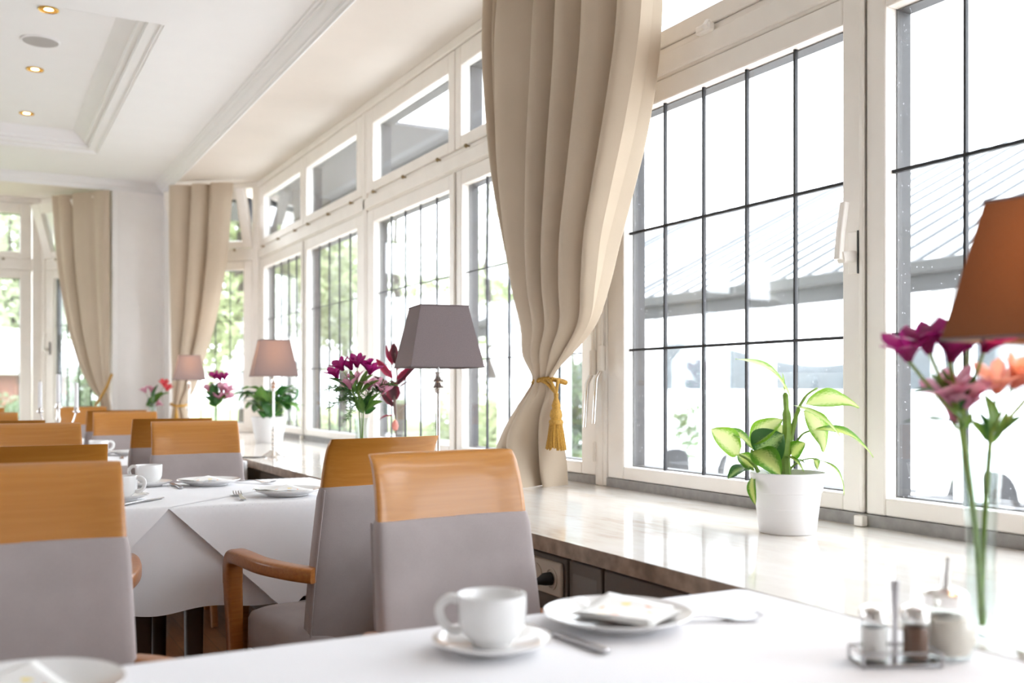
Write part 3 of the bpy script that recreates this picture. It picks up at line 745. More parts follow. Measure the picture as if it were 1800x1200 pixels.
def overlay(cx, cy, half, x0, x1, y0, y1, lab, seed=1, zt=.7530):
    rs = random.Random(seed); ph = rs.uniform(0, 6); N = 64
    def fn(u, v):
        a, b = (u - .5) * half * math.sqrt(2), (v - .5) * half * math.sqrt(2)
        X = cx + (a - b) * .70711; Y = cy + (a + b) * .70711; z = zt
        ex = 0
        if X > x1: ex = X - x1; X = x1 + .004
        elif X < x0: ex = x0 - X; X = x0 - .008 - ex * .12
        ey = 0
        if Y < y0: ey = y0 - Y
        elif Y > y1: ey = Y - y1
        if ey:
            sg = -1 if Y < y0 else 1; base = y0 if sg < 0 else y1
            lift = .012 * (1 - math.exp(-ey * 60))
            Y = base + sg * (lift + ey * (.20 + .10 * math.sin((X - cx) * 9 + ph)))
            z -= max(0, ey * .97 - .002)
        z -= ex * .98
        return (X, Y, z)
    o = MB().grid(fn, N, N).build('overlay_cloth', 'linen', recalc=False, angle=60)
    return tag(o, lab, 'tablecloth', 'white overlay cloths')
# near table
T1 = (.155, 1.1855, .45, 1.345)
table(*T1, 'near dining table beside the sill, under a white cloth, closest to the viewer')
cloth_on(*T1, .28, 'white cloth on the nearest table, under the big cup and condiment set', (.05, .01, 1, .35), 3)
table(-.90, .126, .45, 1.345, 'dining table at the bottom left corner, next to the nearest table')
cloth_on(-.90, .126, .45, 1.345, .28, 'white cloth at the bottom left corner under the nearest napkin plate', (1, .05, 1, .35), 4)
# second table (two tables side by side)
T2 = (-.15, 1.165, 3.03, 3.82)
table(.512, 1.165, 3.03, 3.82, 'right half of the second table pair, beside the sill, dark leg visible under the cloth')
table(-.15, .508, 3.03, 3.82, 'left half of the second table pair, mostly hidden behind the left chairs')
cloth_on(*T2, .295, 'white under-cloth hanging to seat height round the second table', (1, .08, .35, .3), 7)
overlay(.835, 3.425, .735, *T2, 'white overlay cloth on the second table, its corner hanging behind the armrest', 2)
overlay(.165, 3.425, .735, *T2, 'white overlay cloth on the second table, left-hand one with a slanting edge', 5, .7545)
T3 = (-.15, 1.165, 4.84, 5.78)
table(*T3, 'third dining table along the sill, mostly hidden by chairs')
cloth_on(*T3, .30, 'white cloth on the third table, its hanging corner visible by the sill edge', (1, .08, .4, .3), 9)
T4 = (-.15, 1.165, 7.02, 7.60)
table(*T4, 'farthest dining table in front of the pier, hidden behind chairs')
cloth_on(*T4, .30, 'white cloth on the farthest table in front of the pier', (1, .08, .4, .3), 10)

# ------------------------------------------------------------------ tableware
GC = 'white cups on the tables'; GSa = 'white saucers'; GP = 'white plates with napkins'; GN = 'printed paper napkins'; GK = 'steel knives'; GF = 'steel forks'
def cup(x, y, z, rz, lab, s=1.):
    t = thing('cup', lab, 'cup', (x, y, z), rz, GC)
    prof = [(.020, 0), (.026, .0), (.027, .004), (.030, .007), (.040, .016), (.0445, .028), (.0455, .045), (.046, .066), (.0455, .068), (.0440, .066), (.0435, .046), (.042, .030), (.037, .018), (.028, .011), (.001, .010)]
    MB().lathe([(r * s, h * s) for r, h in prof], 40).build('cup_body', 'china', t, angle=60)
    MB().tube(bez([(.043 * s, 0, .060 * s), (.058 * s, 0, .062 * s), (.070 * s, 0, .050 * s), (.067 * s, 0, .032 * s), (.055 * s, 0, .020 * s), (.042 * s, 0, .020 * s)], 6), .0048 * s, 10, flat=1.3).build('handle', 'china', t)
    return t
def saucer(x, y, z, lab):
    mb = MB().lathe([(.030, 0), (.045, 0), (.046, .003), (.060, .006), (.078, .014), (.080, .017), (.077, .0175), (.058, .0105), (.032, .0075), (.028, .006), (.001, .006)], 48)
    return tag(mb.build('saucer', 'china', loc=(x, y, z), angle=60), lab, 'saucer', GSa)
def plate(x, y, z, lab, s=1.):
    prof = [(.055, 0), (.066, 0), (.067, .003), (.078, .006), (.105, .016), (.110, .019), (.109, .021), (.100, .0175), (.078, .0105), (.070, .0065), (.001, .006)]
    return tag(MB().lathe([(r * s, h) for r, h in prof], 56).build('plate', 'china', loc=(x, y, z), angle=60), lab, 'plate', GP)
def napkin(x, y, z, rz, lab, s=.07):
    mb = MB()
    for k in range(3):
        mb.grid(lambda u, v, k=k: ((u - .5) * 2 * s * (1 - .02 * k), (v - .5) * 2 * s * (1 - .015 * k), .0018 * k + .008 * ((u - .5) ** 2 + (v - .5) ** 2) * (1 + .3 * k) + .004 * math.sin(5 * u + 3 * v)), 12, 12)
    o = mb.build('paper_napkin', 'napkin', loc=(x, y, z), recalc=False, solid=.0008); o.rotation_euler = (0, 0, rz)
    return tag(o, lab, 'napkin', GN)
def strip(mb, path, widths, thick):
    L = len(path); lp = []
    for (x, z), w_ in zip(path, widths):
        lp.append([(x, -w_ / 2, z), (x, w_ / 2, z), (x, w_ / 2, z + thick), (x, -w_ / 2, z + thick)])
    return mb.loft(lp)
def fork(x, y, z, rz, lab):
    t = thing('fork', lab, 'fork', (x, y, z), rz, GF)
    strip(MB(), [(-.10, .001), (-.06, .002), (0, .008), (.03, .004), (.045, .002)], [.018, .015, .009, .011, .028], .0026).build('handle', 'steel', t, bevel=.0006)
    for k in range(4):
        o = -.012 + k * .008
        strip(MB(), [(.043, .002), (.06, .001), (.078, .004), (.090, .009)], [.0050, .0045, .0040, .0024], .0022).build('tine', 'steel', t, loc=(0, o, 0))
    return t
def knife(x, y, z, rz, lab):
    t = thing('knife', lab, 'knife', (x, y, z), rz, GK)
    strip(MB(), [(-.11, .001), (-.105, .001), (-.03, .001), (.0, .001)], [.010, .016, .012, .009], .006).build('handle', 'steel', t, bevel=.0015)
    strip(MB(), [(-.001, .001), (.02, .001), (.08, .001), (.105, .001), (.112, .001)], [.010, .017, .019, .010, .002], .0016).build('blade', 'steel', t)
    return t
h1, h2 = .7515, .7560
saucer(.610, 1.185, h1, 'white saucer under the big blurred cup on the nearest table')
cup(.610, 1.185, h1 + .0065, math.atan2(CR.y, CR.x) + PI, 'big white cup in front, handle pointing left, on the nearest table')
plate(.838, 1.222, h1, 'white plate with a printed napkin, right of the big front cup')
napkin(.860, 1.225, h1 + .012, .5, 'printed napkin on the plate right of the big front cup')
knife(.72, 1.20, h1, math.atan2(.95, -.1), 'knife between the front cup saucer and its plate')
fork(.963, 1.18, h1, math.atan2(-.35, .5) + .2, 'fork right of the front plate on the bare white cloth')
plate(.045, 1.232, h1, 'white plate cut by the bottom left corner')
napkin(.02, 1.225, h1 + .012, .3, 'printed napkin on the plate at the bottom left corner')
cup(.546, 3.72, h2 + .0065, math.atan2(CR.y, CR.x) + PI, 'white cup on the second table, left of the napkin plate, handle to the left')
saucer(.546, 3.72, h2, 'white saucer under the whole cup on the second table')
cup(.404, 3.29, h2 + .0065, math.atan2(CR.y, CR.x), 'white cup half hidden by the large left chair, handle to the right')
saucer(.404, 3.29, h2, 'white saucer of the cup half hidden behind the large left chair')
plate(.742, 3.66, h2, 'white plate with napkin at the far side of the second table')
napkin(.725, 3.65, h2 + .012, .45, 'folded napkin on the plate at the far side of the second table')
plate(.896, 3.19, h2, 'white plate with napkin half hidden by the chair seen from behind')
napkin(.882, 3.19, h2 + .012, .35, 'napkin with coloured print on the plate beside the chair seen from behind')
fork(.905, 3.66, h2, math.atan2(-.5, .35), 'fork right of the plate at the far side of the second table')
knife(.628, 3.66, h2, math.atan2(.95, .02), 'knife between the cup and the far plate on the second table')
fork(.745, 3.20, h2, math.atan2(.95, .12), 'fork lying left of the plate beside the chair seen from behind')
knife(.455, 3.20, h2, math.atan2(.75, .65), 'knife beside the cup that is half hidden by the large left chair')
cup(.575, 5.62, h1 + .0065, 0, 'far white cup showing just above the brown chair top at left', 1.05)
saucer(.575, 5.62, h1, 'saucer under the far cup on the third table')
plate(.735, 5.58, h1, 'white plate on the third table, just left of the dark-backed chair')
napkin(.735, 5.58, h1 + .012, .2, 'folded napkin on the plate of the third table')
fork(.66, 5.35, h1, 1.4, 'fork on the white cloth of the third table')

# condiment caddy, shakers, sugar
cd = thing('condiment_caddy', 'small metal caddy holding salt and pepper at the bottom right', 'caddy', (1.030, .882, h1), -YAW + .05)
MB().box(-.050, .050, -.024, .024, 0, .004).build('tray', 'steel', cd, bevel=.0015)
rl = MB()
rl.tube([(-.050 + .0, -.024, .018), (.050, -.024, .018), (.050, .024, .018), (-.050, .024, .018), (-.050, -.024, .018)], .0018, 6)
for sx in (-1, 1):
    for sy in (-1, 1): rl.tube([(sx * .05, sy * .024, 0), (sx * .05, sy * .024, .018)], .0018, 6)
rl.build('rail', 'steel', cd)
MB().bar([(0, 0, .003), (0, 0, .06), (0, 0, .105)], [.008, .007, .012], [.004, .004, .004], (1, 0, 0)).build('handle', 'steel', cd)
def shaker(dx, filling, lab, nm):
    p = Matrix.Translation(cd.location) @ Matrix.Rotation(cd.rotation_euler.z, 4, 'Z') @ Vector((dx, 0, .0045))
    t = thing(nm, lab, 'shaker', p, -YAW, 'salt and pepper shakers')
    MB().lathe([(.017, 0), (.0185, .002), (.0185, .014), (.0175, .018), (.0175, .048), (.016, .052)], 24).build('glass_body', 'vglass', t)
    MB().lathe([(.0001, .003), (.0155, .003), (.0155, .013), (.0150, .018), (.0150, .042), (.0001, .043)], 20).build('filling', filling, t)
    MB().lathe([(.0185, .050), (.0185, .060), (.016, .066), (.008, .070), (.001, .0705)], 24).build('cap', 'chrome', t)
shaker(-.027, 'salt', 'glass salt shaker with metal cap, left in the caddy', 'salt_shaker')
shaker(.027, 'pepper', 'glass pepper shaker with brown filling, right in the caddy', 'pepper_shaker')
sg = thing('sugar_dispenser', 'round glass sugar dispenser with slanted metal spout behind the caddy', 'sugar dispenser', (1.118, .876, h1))
MB().lathe([(.024, 0), (.032, .003), (.039, .02), (.040, .036), (.036, .052), (.027, .064), (.024, .070)], 32).build('glass_body', 'vglass', sg)
MB().lathe([(.0001, .003), (.028, .004), (.0365, .02), (.0375, .036), (.034, .050), (.0001, .056)], 28).build('sugar_filling', 'sugar', sg)
MB().lathe([(.027, .066), (.028, .080), (.022, .087), (.008, .090), (.001, .090)], 28).build('lid', 'chrome', sg)
MB().tube([(0, 0, .088), (.001, 0, .105), (.006, 0, .128)], [.007, .006, .005], 10).build('spout', 'chrome', sg)

# ------------------------------------------------------------------ lamps
GL = 'table lamps along the sill'
def lamp_proto():
    t = thing('table_lamp', '', 'lamp')
    bs = MB().lathe([(.001, 0), (.062, 0), (.062, .006), (.052, .012), (.036, .020), (.024, .030), (.014, .036)], 32).build('base', 'chrome', t)
    prof = [(.012, .034)]
    for k in range(5): prof += [(.014, .040 + k * .022), (.008, .050 + k * .022), (.012, .056 + k * .022)]
    prof += [(.007, .155), (.0055, .17), (.0055, .335), (.011, .338), (.012, .350), (.017, .353), (.013, .360), (.011, .368), (.016, .372), (.012, .380), (.013, .398), (.010, .400)]
    MB().lathe(prof, 20).build('stem', 'chrome', t)
    zb, zt, hb, ht = .415, .598, .112, .0735
    sh = MB()
    def sq(h, z): return [(-h, -h, z), (h, -h, z), (h, h, z), (-h, h, z)]
    v = sq(hb, zb) + sq(ht, zt); sh.add(v, [(i, (i + 1) % 4, 4 + (i + 1) % 4, 4 + i) for i in range(4)])
    shd = sh.build('lamp_shade', 'shade', t, recalc=True)
    ln = MB(); v = sq(hb - .002, zb + .001) + sq(ht - .002, zt - .001)
    for h, z in ((hb, zb), (ht, zt)):
        p = sq(h, z); MB().tube(p + [p[0]], .0024, 6).build('shade_edge', 'shade', shd)
    MB().tube([(-ht, -ht, zt - .004), (ht, ht, zt - .004)], .0015, 5).tube([(-ht, ht, zt - .004), (ht, -ht, zt - .004)], .0015, 5).tube([(0, 0, .40), (0, 0, zt - .004)], .003, 6).build('shade_carrier', 'chrome', t)
    MB().lathe([(.001, .420), (.012, .422), (.013, .44), (.024, .47), (.026, .49), (.018, .508), (.001, .512)], 16).build('bulb', 'lining', t)
    return t
def bulb_light(parent, e):
    L = bpy.data.lights.new('bulb_light', 'POINT'); L.energy = e; L.color = (1, .60, .30); L.shadow_soft_size = .03
    o = bpy.data.objects.new('bulb_light', L); COL.objects.link(o); o.location = (0, 0, .545); o.parent = parent
LAMPS = [(1.247, 2.78, math.radians(-9), 0.0, 'unlit grey-shaded table lamp above the two nearest chair backs'), (1.36, 5.10, math.radians(-8), .16, 'lit table lamp with mauve shade in front of the green potted plant'),
         (1.416, 7.70, math.radians(-5), .18, 'lit table lamp farthest away, beside the curtain and white pier'), (1.262, .80, math.radians(6), .14, 'lit brown-glowing table lamp cut by the right edge')]
l0 = lamp_proto()
for i, (x, y, rz, e, lab) in enumerate(LAMPS):
    o = l0 if i == 0 else copy_tree(l0)
    o.location = (x, y, SILL + .0005); o.rotation_euler = (0, 0, rz); o['label'] = lab; o['group'] = GL
    if e:
        for ch in o.children:
            if i == 3 and ch.name.startswith('lamp_shade'):
                ch.data = ch.data.copy(); ch.data.materials[0] = M['shadebr']
            if ch.name.startswith('bulb'): ch.data = ch.data.copy(); ch.data.materials[0] = M['bulb']
        bulb_light(o, e)
cdl = MB().tube(bez([(1.30, 5.08, .752), (1.26, 5.06, .7525), (1.21, 5.10, .7525), (1.185, 5.2, .745), (1.183, 5.25, .6)]), .003, 6).build('lamp_cord', 'dark')
tag(cdl, 'thin dark cord running from the lit lamp over the sill edge', 'cord')

# ------------------------------------------------------------------ candelabrum on the third table
cn = thing('candelabrum', 'silver three-armed candelabrum with white candles at the far left', 'candelabrum', (.385, 5.66, h1), -YAW)
MB().lathe([(.001, 0), (.055, 0), (.055, .006), (.035, .016), (.014, .03), (.010, .06), (.016, .08), (.009, .10), (.008, .17), (.014, .19), (.008, .21), (.010, .245), (.02, .25), (.02, .256), (.012, .258), (.012, .272), (.001, .272)], 24).build('base', 'chrome', cn)
for s in (-1, 1):
    MB().tube(bez([(s * .005, 0, .165), (s * .045, 0, .150), (s * .075, 0, .175), (s * .092, 0, .225)]), .0042, 8).lathe([(.004, .22), (.018, .228), (.018, .233), (.011, .235), (.012, .25), (.001, .25)], 18, (s * .094, 0, 0)).build('arm', 'chrome', cn)
for dx, z0, z1, lab in ((-.094, .2505, .385, 'left white candle'), (0, .2725, .425, 'middle white candle'), (.094, .2505, .380, 'right white candle')):
    p = Matrix.Translation(cn.location) @ Matrix.Rotation(-YAW, 4, 'Z') @ Vector((dx, 0, z0))
    t = thing('candle', lab + ' standing in the far silver candelabrum', 'candle', p, 0, 'white candles in the candelabrum')
    MB().lathe([(.0105, 0), (.0105, .02), (.0095, z1 - z0 - .004), (.006, z1 - z0), (.001, z1 - z0)], 14).build('wax', 'candle', t)
    MB().tube([(0, 0, z1 - z0), (.001, 0, z1 - z0 + .008)], .001, 5).build('wick', 'dark', t)

# ------------------------------------------------------------------ plants
def leaf_mesh(base, tip, wid, nrm, droop=.12, fold=.25, shape=1., nseg=12, curl=0.):
    """blade from base to tip; nrm = side the upper face looks to; droop = arch as a share of length"""
    b, t = Vector(base), Vector(tip); d = t - b; L = d.length; d.normalize()
    nm = Vector(nrm); nm = (nm - d * nm.dot(d)).normalized(); sd = d.cross(nm)
    def fn(u, v):
        prof = math.sin(PI * min(1, v ** (.86 * shape))) ** .72 if v < 1 else 0
        a = (u - .5) * 2; x = a * wid / 2 * prof
        arch = math.sin(PI * v) * droop * L
        p = b + d * (v * L) + nm * (arch + abs(x) * fold + .03 * wid * math.sin(v * 9 + a * 2) * abs(a)) + sd * x
        if curl: p += nm * (curl * wid * a * a * prof)
        return p
    return MB().grid(fn, 6, nseg)
def screen(o, k, fwd=0.):        # build in the plane facing the room: dx right, dy up (both in units of k metres)
    return lambda dx, dy, dd=0.: tuple(Vector(CR) * dx * k + Vector((0, 0, 1)) * dy * k + Vector(CF) * (dd))
# dieffenbachia
DP = thing('potted_plant', 'variegated green and cream plant in a white pot on the near sill', 'plant', (1.747, 1.818, SILL + .0005))
pt = MB().lathe([(.001, 0), (.066, 0), (.068, .003), (.0795, .098), (.0815, .099), (.0912, .1455), (.0905, .147), (.0885, .147), (.0780, .100), (.075, .06), (.001, .058)], 48).build('pot', 'pot', DP, angle=30)
MB().lathe([(.0001, .132), (.05, .131), (.0835, .128)], 24).build('soil', 'soil', DP)
S = screen(None, .001389); oz = Vector((0, 0, .146))
def at(px, py, dd=0.): return Vector(S(px - 1381, 830 - py, dd)) + oz
SN = -CF
stems = [([(1378, 836), (1376, 800), (1380, 760), (1379, 720), (1377, 690)], [.0135, .0125, .0105, .007, .003]), ([(1379, 795), (1388, 765), (1395, 735), (1402, 718)], [.006, .006, .005, .003]), ([(1398, 722), (1415, 695), (1434, 682)], [.004, .003, .0015]),
         ([(1330, 830), (1322, 812), (1318, 790)], [.005, .004, .003]), ([(1326, 822), (1312, 808), (1296, 799)], [.004, .003, .002]), ([(1380, 806), (1395, 780), (1408, 763), (1422, 757)], [.004, .003, .0025, .002]), ([(1384, 826), (1400, 812), (1420, 806), (1434, 808)], [.003, .002, .002, .0015]), ([(1322, 826), (1316, 822), (1310, 820)], [.003, .0025, .002])]
for pts_, rr in stems:
    MB().tube(bez([at(*p) for p in pts_], 5), [rr[min(len(rr) - 1, int(i / 5))] for i in range((len(pts_) - 1) * 5 + 1)], 8).build('stem', 'stem', DP)
LV = [  # base, tip, width px, normal(dx right, up, towards viewer), material, droop, depth tip
 ((1296, 799), (1243, 754), 36, (-.3, .6, .7), 'dieffpale', .10, -.02), ((1321, 790), (1265, 757), 26, (.2, .8, .4), 'dieff', .14, .02),
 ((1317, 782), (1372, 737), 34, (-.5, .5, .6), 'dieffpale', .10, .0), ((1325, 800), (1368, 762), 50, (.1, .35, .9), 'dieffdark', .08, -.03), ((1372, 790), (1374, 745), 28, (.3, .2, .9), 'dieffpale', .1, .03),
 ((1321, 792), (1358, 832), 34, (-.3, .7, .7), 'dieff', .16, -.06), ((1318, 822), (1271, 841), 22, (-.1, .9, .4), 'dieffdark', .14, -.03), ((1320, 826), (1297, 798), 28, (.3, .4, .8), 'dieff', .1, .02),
 ((1388, 704), (1290, 631), 30, (.7, .6, .3), 'dieffpale', .16, .0), ((1412, 712), (1515, 717), 36, (0, .75, .6), 'dieffpale', .14, .03), ((1408, 722), (1452, 796), 44, (.5, .4, .8), 'dieffpale', .10, .03), ((1422, 756), (1527, 803), 30, (.2, .9, .3), 'dieff', .16, -.02),
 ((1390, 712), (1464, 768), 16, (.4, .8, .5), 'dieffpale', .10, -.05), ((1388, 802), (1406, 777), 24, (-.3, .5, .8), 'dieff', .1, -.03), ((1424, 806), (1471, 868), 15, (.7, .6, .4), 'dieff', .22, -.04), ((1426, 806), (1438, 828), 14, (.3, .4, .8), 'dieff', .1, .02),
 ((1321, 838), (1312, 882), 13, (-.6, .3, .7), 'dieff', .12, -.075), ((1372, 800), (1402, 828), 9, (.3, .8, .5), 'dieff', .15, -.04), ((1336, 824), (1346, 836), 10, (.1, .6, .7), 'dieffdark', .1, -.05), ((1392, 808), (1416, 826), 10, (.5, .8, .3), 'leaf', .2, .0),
 ((1376, 690), (1372, 655), 5, (.7, .1, .7), 'dieff', .0, .0)]
for b_, t_, wpx, (nx, nz, nf), m_, dr, dd in LV:
    nrm = CR * nx + Vector((0, 0, nz)) + SN * nf
    leaf_mesh(at(*b_), at(*t_, dd), wpx * .001389 * 1.38, nrm, dr).build('leaf', m_, DP, recalc=False)
# broad-leaved pot plant behind the lit lamp
P2 = thing('potted_plant', 'dark green broad-leaved plant in a white pot behind the lit lamp', 'plant', (1.68, 6.42, SILL + .0005))
MB().lathe([(.001, 0), (.082, 0), (.084, .004), (.112, .165), (.113, .168), (.109, .168), (.10, .12), (.001, .118)], 36).build('pot', 'pot', P2)
MB().lathe([(.0001, .150), (.104, .148)], 20).build('soil', 'soil', P2)
for k in range(34):
    a = rnd.uniform(0, 2 * PI); e = rnd.uniform(-.5, 1.25); r = rnd.uniform(.05, .20)
    b_ = Vector((math.cos(a) * r * .55, math.sin(a) * r * .55, .17 + rnd.uniform(.02, .16))); d = Vector((math.cos(a) * math.cos(e), math.sin(a) * math.cos(e), math.sin(e) - .35))
    t_ = b_ + d.normalized() * rnd.uniform(.11, .16)
    MB().tube([(0, 0, .15), tuple(b_ * .6 + Vector((0, 0, .06))), tuple(b_)], .0025, 5).build('stem', 'stem', P2)
    leaf_mesh(b_, t_, rnd.uniform(.085, .11), (math.cos(a) * .6, math.sin(a) * .6, .8), .16).build('leaf', 'leafdk' if k % 3 else 'leaf', P2, recalc=False)
# cordyline cutting
CP = thing('cordyline', 'dark red cordyline cutting on a thin stem behind the grey lamp', 'plant', (1.70, 4.30, SILL + .0005))
gl = MB().lathe([(.001, 0), (.030, 0), (.032, .004), (.026, .05), (.024, .10), (.0225, .10), (.0245, .05), (.028, .008), (.001, .006)], 24).build('glass', 'vglass', CP)
k = 4.595 / 1750; S2 = screen(None, k)
def a2(px, py, dd=0.): return Vector(S2(px - 690, 872 - py, dd)) + Vector((0, 0, 0.0)) - Vector((0, 0, .0))
z_at = lambda py: (1.10 + (683 - py) / 1750 * 4.595) - SILL
def A2(px, py, dd=0.): return CR * (px - 690) * k + Vector((0, 0, z_at(py))) + CF * dd
MB().tube(bez([A2(690, 910), A2(696, 800), A2(695, 745), A2(693, 700), A2(697, 660), A2(694, 620)], 5), [.003] * 12 + [.008] * 5 + [.004] * 9, 7).build('stem', 'stemdk', CP)
MB().lathe([(.001, -.025), (.012, -.018), (.016, 0), (.010, .02), (.001, .03)], 12, tuple(A2(694, 748))).build('bud', 'peach', CP)
for b_, t_, wpx, m_, nn in [((694, 640), (691, 602), 17, 'cordy', (-.2, .1, 1)), ((691, 642), (678, 606), 10, 'cordyred', (-.6, .2, .7)), ((690, 665), (661, 630), 13, 'cordyred', (-.5, .6, .6)), ((697, 650), (706, 620), 12, 'cordyred', (.5, .3, .8)), ((696, 678), (734, 640), 12, 'cordy', (.3, .7, .6)), ((698, 684), (730, 668), 7, 'cordy', (.2, .9, .4)), ((690, 690), (655, 660), 12, 'cordy', (-.3, .8, .5)),
                            ((692, 705), (690, 668), 24, 'cordy', (0, .1, 1)), ((700, 725), (741, 697), 6, 'cordy', (.3, .9, .3)), ((690, 730), (662, 740), 10, 'cordyred', (-.1, .9, .4)), ((692, 715), (668, 690), 11, 'cordy', (-.4, .6, .6)), ((697, 668), (719, 646), 9, 'cordyred', (.4, .5, .7))]:
    leaf_mesh(A2(*b_), A2(*t_, rnd.uniform(-.03, .03)), wpx * k * 1.02, CR * nn[0] + Vector((0, 0, nn[1])) + SN * nn[2], .08).build('leaf', m_, CP, recalc=False)

# ------------------------------------------------------------------ cut flowers
def vase(x, y, h, lab, rb=.020, rt=.029):
    t = thing('glass_vase', lab, 'vase', (x, y, SILL + .0005), 0, 'slender glass vases')
    MB().lathe([(.001, 0), (rb, 0), (rb + .002, .003), (rb, .012), (rb, h * .5), (rt * .86, h * .8), (rt, h), (rt - .0015, h), (rt * .86 - .002, h * .8), (rb - .002, h * .5), (rb - .003, .018), (.001, .014)], 32).build('glass', 'vglass', t)
    return t
def bloom(mb, c, ax, size, opening=.55, seed=0):
    rs = random.Random(seed); ax = Vector(ax).normalized(); e1 = ax.orthogonal().normalized(); e2 = ax.cross(e1)
    for k in range(6):
        a = 2 * PI * k / 6 + rs.uniform(-.12, .12); rd = e1 * math.cos(a) + e2 * math.sin(a); td = -e1 * math.sin(a) + e2 * math.cos(a)
        op = opening * rs.uniform(.85, 1.2); w_ = (.60 if k % 2 else .44) * size
        def fn(u, v, rd=rd, td=td, op=op, w_=w_):
            pr = (.25 + .75 * min(1, v * 1.5)) * math.sqrt(max(0, 1 - v ** 5)) + .04
            r = size * (.06 + op * v ** 1.6)
            return Vector(c) + ax * (size * (v * (1 - .35 * op * v))) + rd * r + td * ((u - .5) * w_ * pr) - rd * (.18 * w_ * (1 - (2 * u - 1) ** 2) * pr)
        mb.grid(fn, 4, 7)
    return mb
def flower(vx, vy, d, name, lab, blooms, node, colour, size, leaves=(), kk=1., stemr=.0024, grp='alstroemeria stems in the vases'):
    """blooms / node / leaves in photograph-scale units round the vase at viewing distance d"""
    k = d / 1750; t = thing(name, lab, 'flower', (vx, vy, SILL + .015), 0, grp)
    px0 = 900 + 1750 * (Vector((vx, vy, 0)).dot(CR)) / (Vector((vx, vy, 0)).dot(CF))
    W = lambda px, py, dd=0.: CR * (px - px0) * k + Vector((0, 0, 1.10 + (683 - py) / 1750 * d - SILL - .015)) + CF * dd
    nd = W(*node)
    rim = Vector((nd.x * .25, nd.y * .25, nd.z * .45))
    MB().tube(bez([(rnd.uniform(-.006, .006), rnd.uniform(-.006, .006), 0), rim, nd], 8), stemr, 7).build('stem', 'stem', t)
    for i, (bx, by) in enumerate(blooms):
        dd = rnd.uniform(-.02, .02); tip = W(bx, by, dd); ax = (tip - nd); ax = ax.normalized() * .6 + Vector((rnd.uniform(-.3, .3), rnd.uniform(-.3, .3), .45)) + SN * .3
        c = tip - ax.normalized() * size * .45
        MB().tube(bez([nd, nd * .5 + c * .5 + Vector((0, 0, -.004)), c], 5), stemr * .6, 6).build('stalk', 'stem', t)
        bloom(MB(), c, ax, size * 1.12, .62, i * 7 + int(px0)).build('bloom', colour, t, recalc=False)
    for (b_, t_, wpx, mat_) in leaves:
        leaf_mesh(W(*b_), W(*t_, rnd.uniform(-.02, .02)), wpx * k, CR * rnd.uniform(-.3, .3) + Vector((0, 0, .7)) + SN * .6, .12).build('leaf', mat_, t, recalc=False)
    return t
def fern(vx, vy, d, lab, tips, node):
    k = d / 1750; t = thing('fern_sprig', lab, 'fern', (vx, vy, SILL + .015))
    px0 = 900 + 1750 * (Vector((vx, vy, 0)).dot(CR)) / (Vector((vx, vy, 0)).dot(CF))
    W = lambda px, py, dd=0.: CR * (px - px0) * k + Vector((0, 0, 1.10 + (683 - py) / 1750 * d - SILL - .015)) + CF * dd
    nd = W(*node)
    MB().tube(bez([(0, .004, 0), Vector((nd.x * .3, nd.y * .3, nd.z * .5)), nd], 6), .0014, 5).build('stem', 'stem', t)
    for px, py in tips:
        tip = W(px, py, rnd.uniform(-.03, .03)); mb = MB(); path = bez([nd, nd * .4 + tip * .6 + Vector((0, 0, .02)), tip], 10)
        mb.tube(path, .0009, 4)
        for i, p in enumerate(path[3:]):
            q = i / len(path)
            for s in range(5):
                dv = Vector((rnd.uniform(-1, 1), rnd.uniform(-1, 1), rnd.uniform(-.6, .8))).normalized() * .032 * (1 - .6 * q)
                mb.tube([p, p + dv * .5 + (tip - nd) * .04, p + dv + (tip - nd) * .06], .0009, 3)
        mb.build('frond', 'leaf', t)
    return t
V1 = (1.262, .930, 1.418); V2 = (1.25, 3.47, 3.647); V3 = (1.25, 5.98, 5.855); V4 = (1.22, 8.10, 7.706)
vase(*V1[:2], .262, 'slender clear glass vase at the right, beside the condiment caddy')
vase(*V2[:2], .242, 'slender glass vase with magenta and pink flowers left of the grey lamp')
vase(*V3[:2], .235, 'slender glass vase with a pink bouquet beside the farthest lit lamp')
vase(*V4[:2], .235, 'slender glass vase with few pink flowers in front of the white pier')
flower(*V1, 'alstroemeria', 'magenta alstroemeria at the top of the nearest vase', [(1592, 612), (1625, 598), (1655, 592), (1672, 612), (1706, 588), (1728, 598)], (1688, 735), 'magenta', .046, [((1672, 710), (1636, 655), 26, 'leaf'), ((1650, 690), (1590, 690), 10, 'leafdk'), ((1680, 720), (1655, 640), 12, 'leaf'), ((1685, 725), (1712, 650), 12, 'leafdk')], stemr=.0042)
flower(*V1, 'alstroemeria', 'pale pink alstroemeria low in the nearest vase', [(1668, 685), (1700, 690), (1685, 715)], (1690, 752), 'pink', .050, [((1690, 748), (1580, 742), 9, 'leafdk'), ((1690, 755), (1668, 722), 16, 'leafdk'), ((1692, 755), (1712, 725), 14, 'leaf')], stemr=.0042)
flower(*V1, 'alstroemeria', 'peach alstroemeria at the right of the nearest vase, by the lamp', [(1757, 668), (1790, 660), (1815, 675), (1840, 668)], (1742, 760), 'peach', .046, [((1742, 765), (1736, 690), 30, 'leaf'), ((1745, 770), (1800, 730), 16, 'leafdk'), ((1735, 775), (1705, 738), 22, 'leaf'), ((1738, 785), (1722, 720), 24, 'leafdk'), ((1745, 780), (1772, 720), 14, 'leaf')], stemr=.0036)
